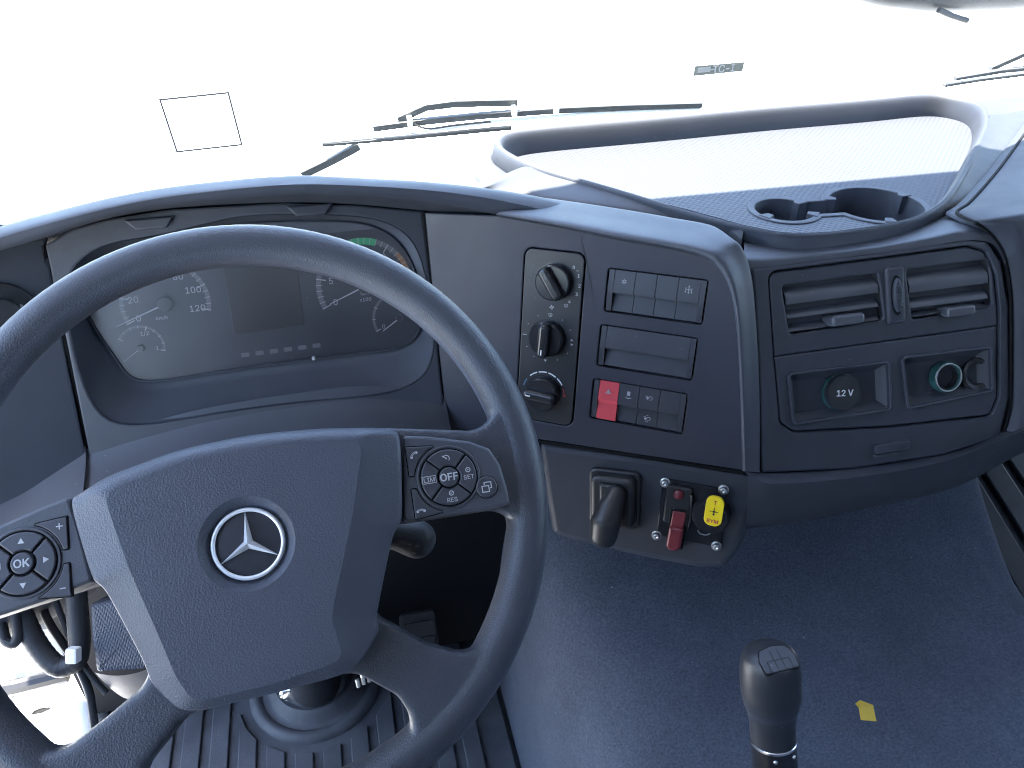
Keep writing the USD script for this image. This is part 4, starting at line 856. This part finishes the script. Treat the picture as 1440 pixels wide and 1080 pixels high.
for k in range(8):
    o0 = tun_edge[2] + np.array([.035 + .062 * k, 0, 0]); p0, p1 = o0 - dirr * .3, o0 + dirr * .62
    part(pm, 'rib', bev(flat(.338), LineString([p0[:2], p1[:2]]).buffer(.021, cap_style=2), -.001, .008, .003, .05), 'black_rubber', 40)

# pedals in the dark footwell
for x, lab in ((.02, 'black accelerator pedal in the dark footwell right of the column'), (-.02 - .1, None)):
    if lab is None: continue
    pd = thing('pedal', lab, 'pedal', [x + .03, .86, .0])
    PP = reclined([x + .03, .84, .13], [1, 0, 0], 35)
    part(pd, 'pad', bev(PP, rrect(0, 0, .06, .17, .008), -.012, 0, .003, .01), 'black_rubber')
    for k in range(6): part(pd, 'tread', bev(PP, rrect(0, -.065 + .026 * k, .050, .010, .002), -.001, .004, .001, .01), 'black_rubber')
    part(pd, 'arm', tube(np.array([[x + .03, .80, .06], [x + .03, .86, .02], [x + .03, .90, -.02]]), .012, 10), 'gap_black')  # black colour stands for footwell shade on the arm

# ================================================================= gear lever
tip = EYE + ray(1082, 922) * .715
axd = np.array([.035, -.36, -.93]); axd /= np.linalg.norm(axd)                    # from the knob downwards
gl = thing('gear_lever', 'black gear lever with shift pattern on its knob standing on the carpeted tunnel', 'gear lever', tip + axd * .3)
ga = np.cross(axd, [0, 1, 0]); ga /= np.linalg.norm(ga); ga = ga if ga @ RT > 0 else -ga
GP = Plane(tip, ga, np.cross(-axd, ga))
kprof = [(0, .0085), (.010, .0082), (.0185, .0062), (.0240, .0005), (.0264, -.009), (.0272, -.022), (.0270, -.036), (.0252, -.048), (.0224, -.058), (.0210, -.070), (.0206, -.088)]
kp = spl(np.array([[a, b, 0] for a, b in kprof]), 40)[:, :2]
tl_ = math.radians(30); tn = GP.n * math.cos(tl_) - GP.v * math.sin(tl_); tv = np.cross(tn, ga)
km = lathe(GP, (0, 0), spl(np.array([[a, b, 0] for a, b in kprof]), 90)[:, :2], 110)
t0 = tip - GP.v * .0185 + GP.n * .0055 - tn * .0032; fv = np.array(km.vertices); dd = (fv - t0) @ tn; flatv = dd > 0
fv = fv - np.where(flatv, dd * .93, 0)[:, None] * tn; trimesh.smoothing
part(gl, 'knob', trimesh.Trimesh(fv, km.faces, process=False), 'knob_black', 50)
TP = Plane(fv[flatv].mean(0), ga, tv); TP = TP.shift(float(((fv[flatv] - TP.o) @ tn).max()))
plate = rnd(Polygon([(-.0165, -.012), (.0165, -.012), (.0175, .002), (.013, .0125), (0, .0155), (-.013, .0125), (-.0175, .002)]), .002)
plate = affinity.scale(plate, .95, .86)
part(gl, 'plate_gap', bev(TP, plate.buffer(.0007), -.003, .0001, .00005, .003, 1), 'gap_black')
pt_ = part(gl, 'pattern_plate', bev(TP, plate, -.003, .0007, .0004, .003, 2), 'spoke_plastic', 45)
pat = [stroke([(-.0105, 0), (.0105, 0)], .0006)] + [stroke([(x, 0), (x, -.006)], .0006) for x in (-.0105, -.0035, .0035, .0105)] + [stroke([(x, 0), (x, .006)], .0006) for x in (-.0035, .0035)]
part(pt_, 'shift_pattern', [ink(TP, p, .0007) for p in pat] + [text(TP, s, (x, y), .0028, .0007) for s, x, y in (('R', -.0105, -.0082), ('2', -.0035, -.0082), ('4', .0035, -.0082), ('6', .0105, -.0082), ('3', -.0035, .0078), ('5', .0035, .0078))], 'mark_black', False)
part(gl, 'collar_ring', lathe(GP, (0, 0), [(.0203, -.087), (.0212, -.088), (.0212, -.090), (.0203, -.091)], 48), 'chrome', 40)
part(gl, 'collar', lathe(GP, (0, 0), [(.0206, -.0905), (.0208, -.093), (.0208, -.150), (.0190, -.155), (.0100, -.158)], 48), 'gloss_black', 40)
part(gl, 'shaft', tube(np.array([tip + axd * .15, tip + axd * .30]), .010, 14), 'satin_black')
for a in (-115, -62): part(gl, 'collar_stud', ico(GP.to3(np.array([[.0207 * math.cos(math.radians(a)), .0207 * math.sin(math.radians(a))]]), -.0965)[0], .0020, 1), 'steel')
part(gl, 'boot', lathe(Plane(tip + axd * .30, GP.u, GP.v), (0, 0), [(.012, .03), (.03, .01), (.04, 0), (.05, -.02), (.062, -.05)], 32), 'black_rubber', 50)

# ================================================================= scraps, cables, door step
yp = flat(.397).at(1216, 1001); yr = .016
ys_ = [(-.010, -.011), (.009, -.014), (.011, .006), (.0, .013), (-.009, .007)]
sc = thing('paper_scrap', 'small torn yellow paper scrap lying on the carpet right of the gear lever', 'paper scrap', yp)
scp = Plane(yp, RT, np.cross(UPZ, RT)); 
yv = np.array([[-.0085, -.0105, .001], [.0075, -.012, .0008], [.0085, .0035, .006], [-.0081, .0005, .0065], [-.0012, .0125, .0015], [-.0076, .0085, .001]])
yt = [[0, 1, 2], [0, 2, 3], [3, 2, 4], [3, 4, 5]]
yv *= 1.12; yl = scp.to3(yv[:, :2], yv[:, 2] + .001); part(sc, 'sheet', trimesh.Trimesh(np.vstack([yl, yl - UPZ * .0005]), np.vstack([yt, np.array(yt)[:, ::-1] + 6]), process=False), 'paper_yellow', False)

Lk = Plane(EYE + ray(90, 930) * .80, RT, UP)
kneeP = Lk.shift(-.02)
part(dash, 'knee_cover', bev(kneeP, rnd(kneeP.poly([(124, 850), (230, 830), (232, 930), (208, 942), (134, 947), (127, 900)]), .004), -.08, 0, .006, .01, 3), 'perforated', 45)
kn2 = spl(np.array([kneeP.at(134, 946), kneeP.at(170, 950), kneeP.at(208, 941), kneeP.at(240, 925)]), 14)
part(dash, 'knee_cover_base', smoothloft([kn2, kn2 + FW * .006 - UP * .006, kn2 + FW * .06 - UP * .05], 10), 'dash_plastic', 50)
cbl = thing('cable_loop', 'thick black corrugated cable looping down beside the door behind the wheel', 'cable', Lk.at(90, 940))
cp = spl(np.vstack([Lk.shift(-.03).curve([(12, 800), (30, 860), (58, 915), (88, 938), (106, 930), (112, 900), (108, 850), (104, 790)])]), 90)
part(cbl, 'hose', tube(cp, .0108 + .0003 * np.sin(np.arange(90) * 2.4), 16), 'black_rubber', 60)
part(cbl, 'clip', bev(Lk.shift(-.012), rrect(*Lk.shift(-.012).uv(102, 922), .012, .016, .002), -.006, .004, .002), 'white_paint')
solo('thin_cable', tube(spl(Lk.shift(-.05).curve([(44, 790), (62, 860), (88, 905), (112, 940), (128, 985), (133, 1020), (118, 1060)]), 50), .0045, 10), 'black_rubber', 'thin black cable hanging below the thick loop beside the door', 'cable', group='cables beside the door')
solo('thin_cable', tube(spl(Lk.shift(-.05).curve([(60, 790), (80, 850), (98, 895), (118, 935), (150, 975)]), 50), .0035, 10), 'black_rubber', 'second thin cable running beside the thick loop towards knee cover', 'cable', group='cables beside the door')
solo('wire_bundle', tube(spl(Lk.shift(-.02).curve([(-20, 830), (0, 870), (8, 900), (18, 905), (26, 890), (20, 850)]), 40), .0055, 10), 'black_rubber', 'short black wire loop at the left edge below the button pad', 'cable')
ds = thing('door_sill', 'white painted door sill and pillar foot seen through the wheel lower left', 'door sill', [-.64, .9, .0])
DS = flat(.03)
hole = affinity.scale(circ(DS.uv(56, 996), .012, 14), 1.5, .8)
part(ds, 'sill_plate', bev(DS, sbox(-.86, .55, -.52, 1.16).difference(hole).difference(circ(DS.uv(66, 975), .004)).difference(circ(DS.uv(80, 982), .003)), -.02, 0, .004, .05), 'white_paint')
part(ds, 'drain_hole', bev(DS, hole, -.03, -.012, .001, .02), 'gap_black')
part(ds, 'pillar_foot', blob([(DS.at(-30, 1010) + [0, .04, .02], .05), (DS.at(8, 960) + [0, .05, .12], .05), (DS.at(30, 930) + [0, .08, .24], .06)], .012, 10), 'white_paint', True)
part(ds, 'wheel_arch', blob([(DS.at(112, 1036) + [0, .02, -.015], .035), (DS.at(108, 1012) + [0, .05, .0], .04)], .008, 10), 'white_paint', True)
part(ds, 'cross_bar', tube(np.array([DS.shift(.10).at(-10, 972), DS.shift(.10).at(24, 966), DS.shift(.10).at(95, 948)]), .013, 10), 'satin_black')
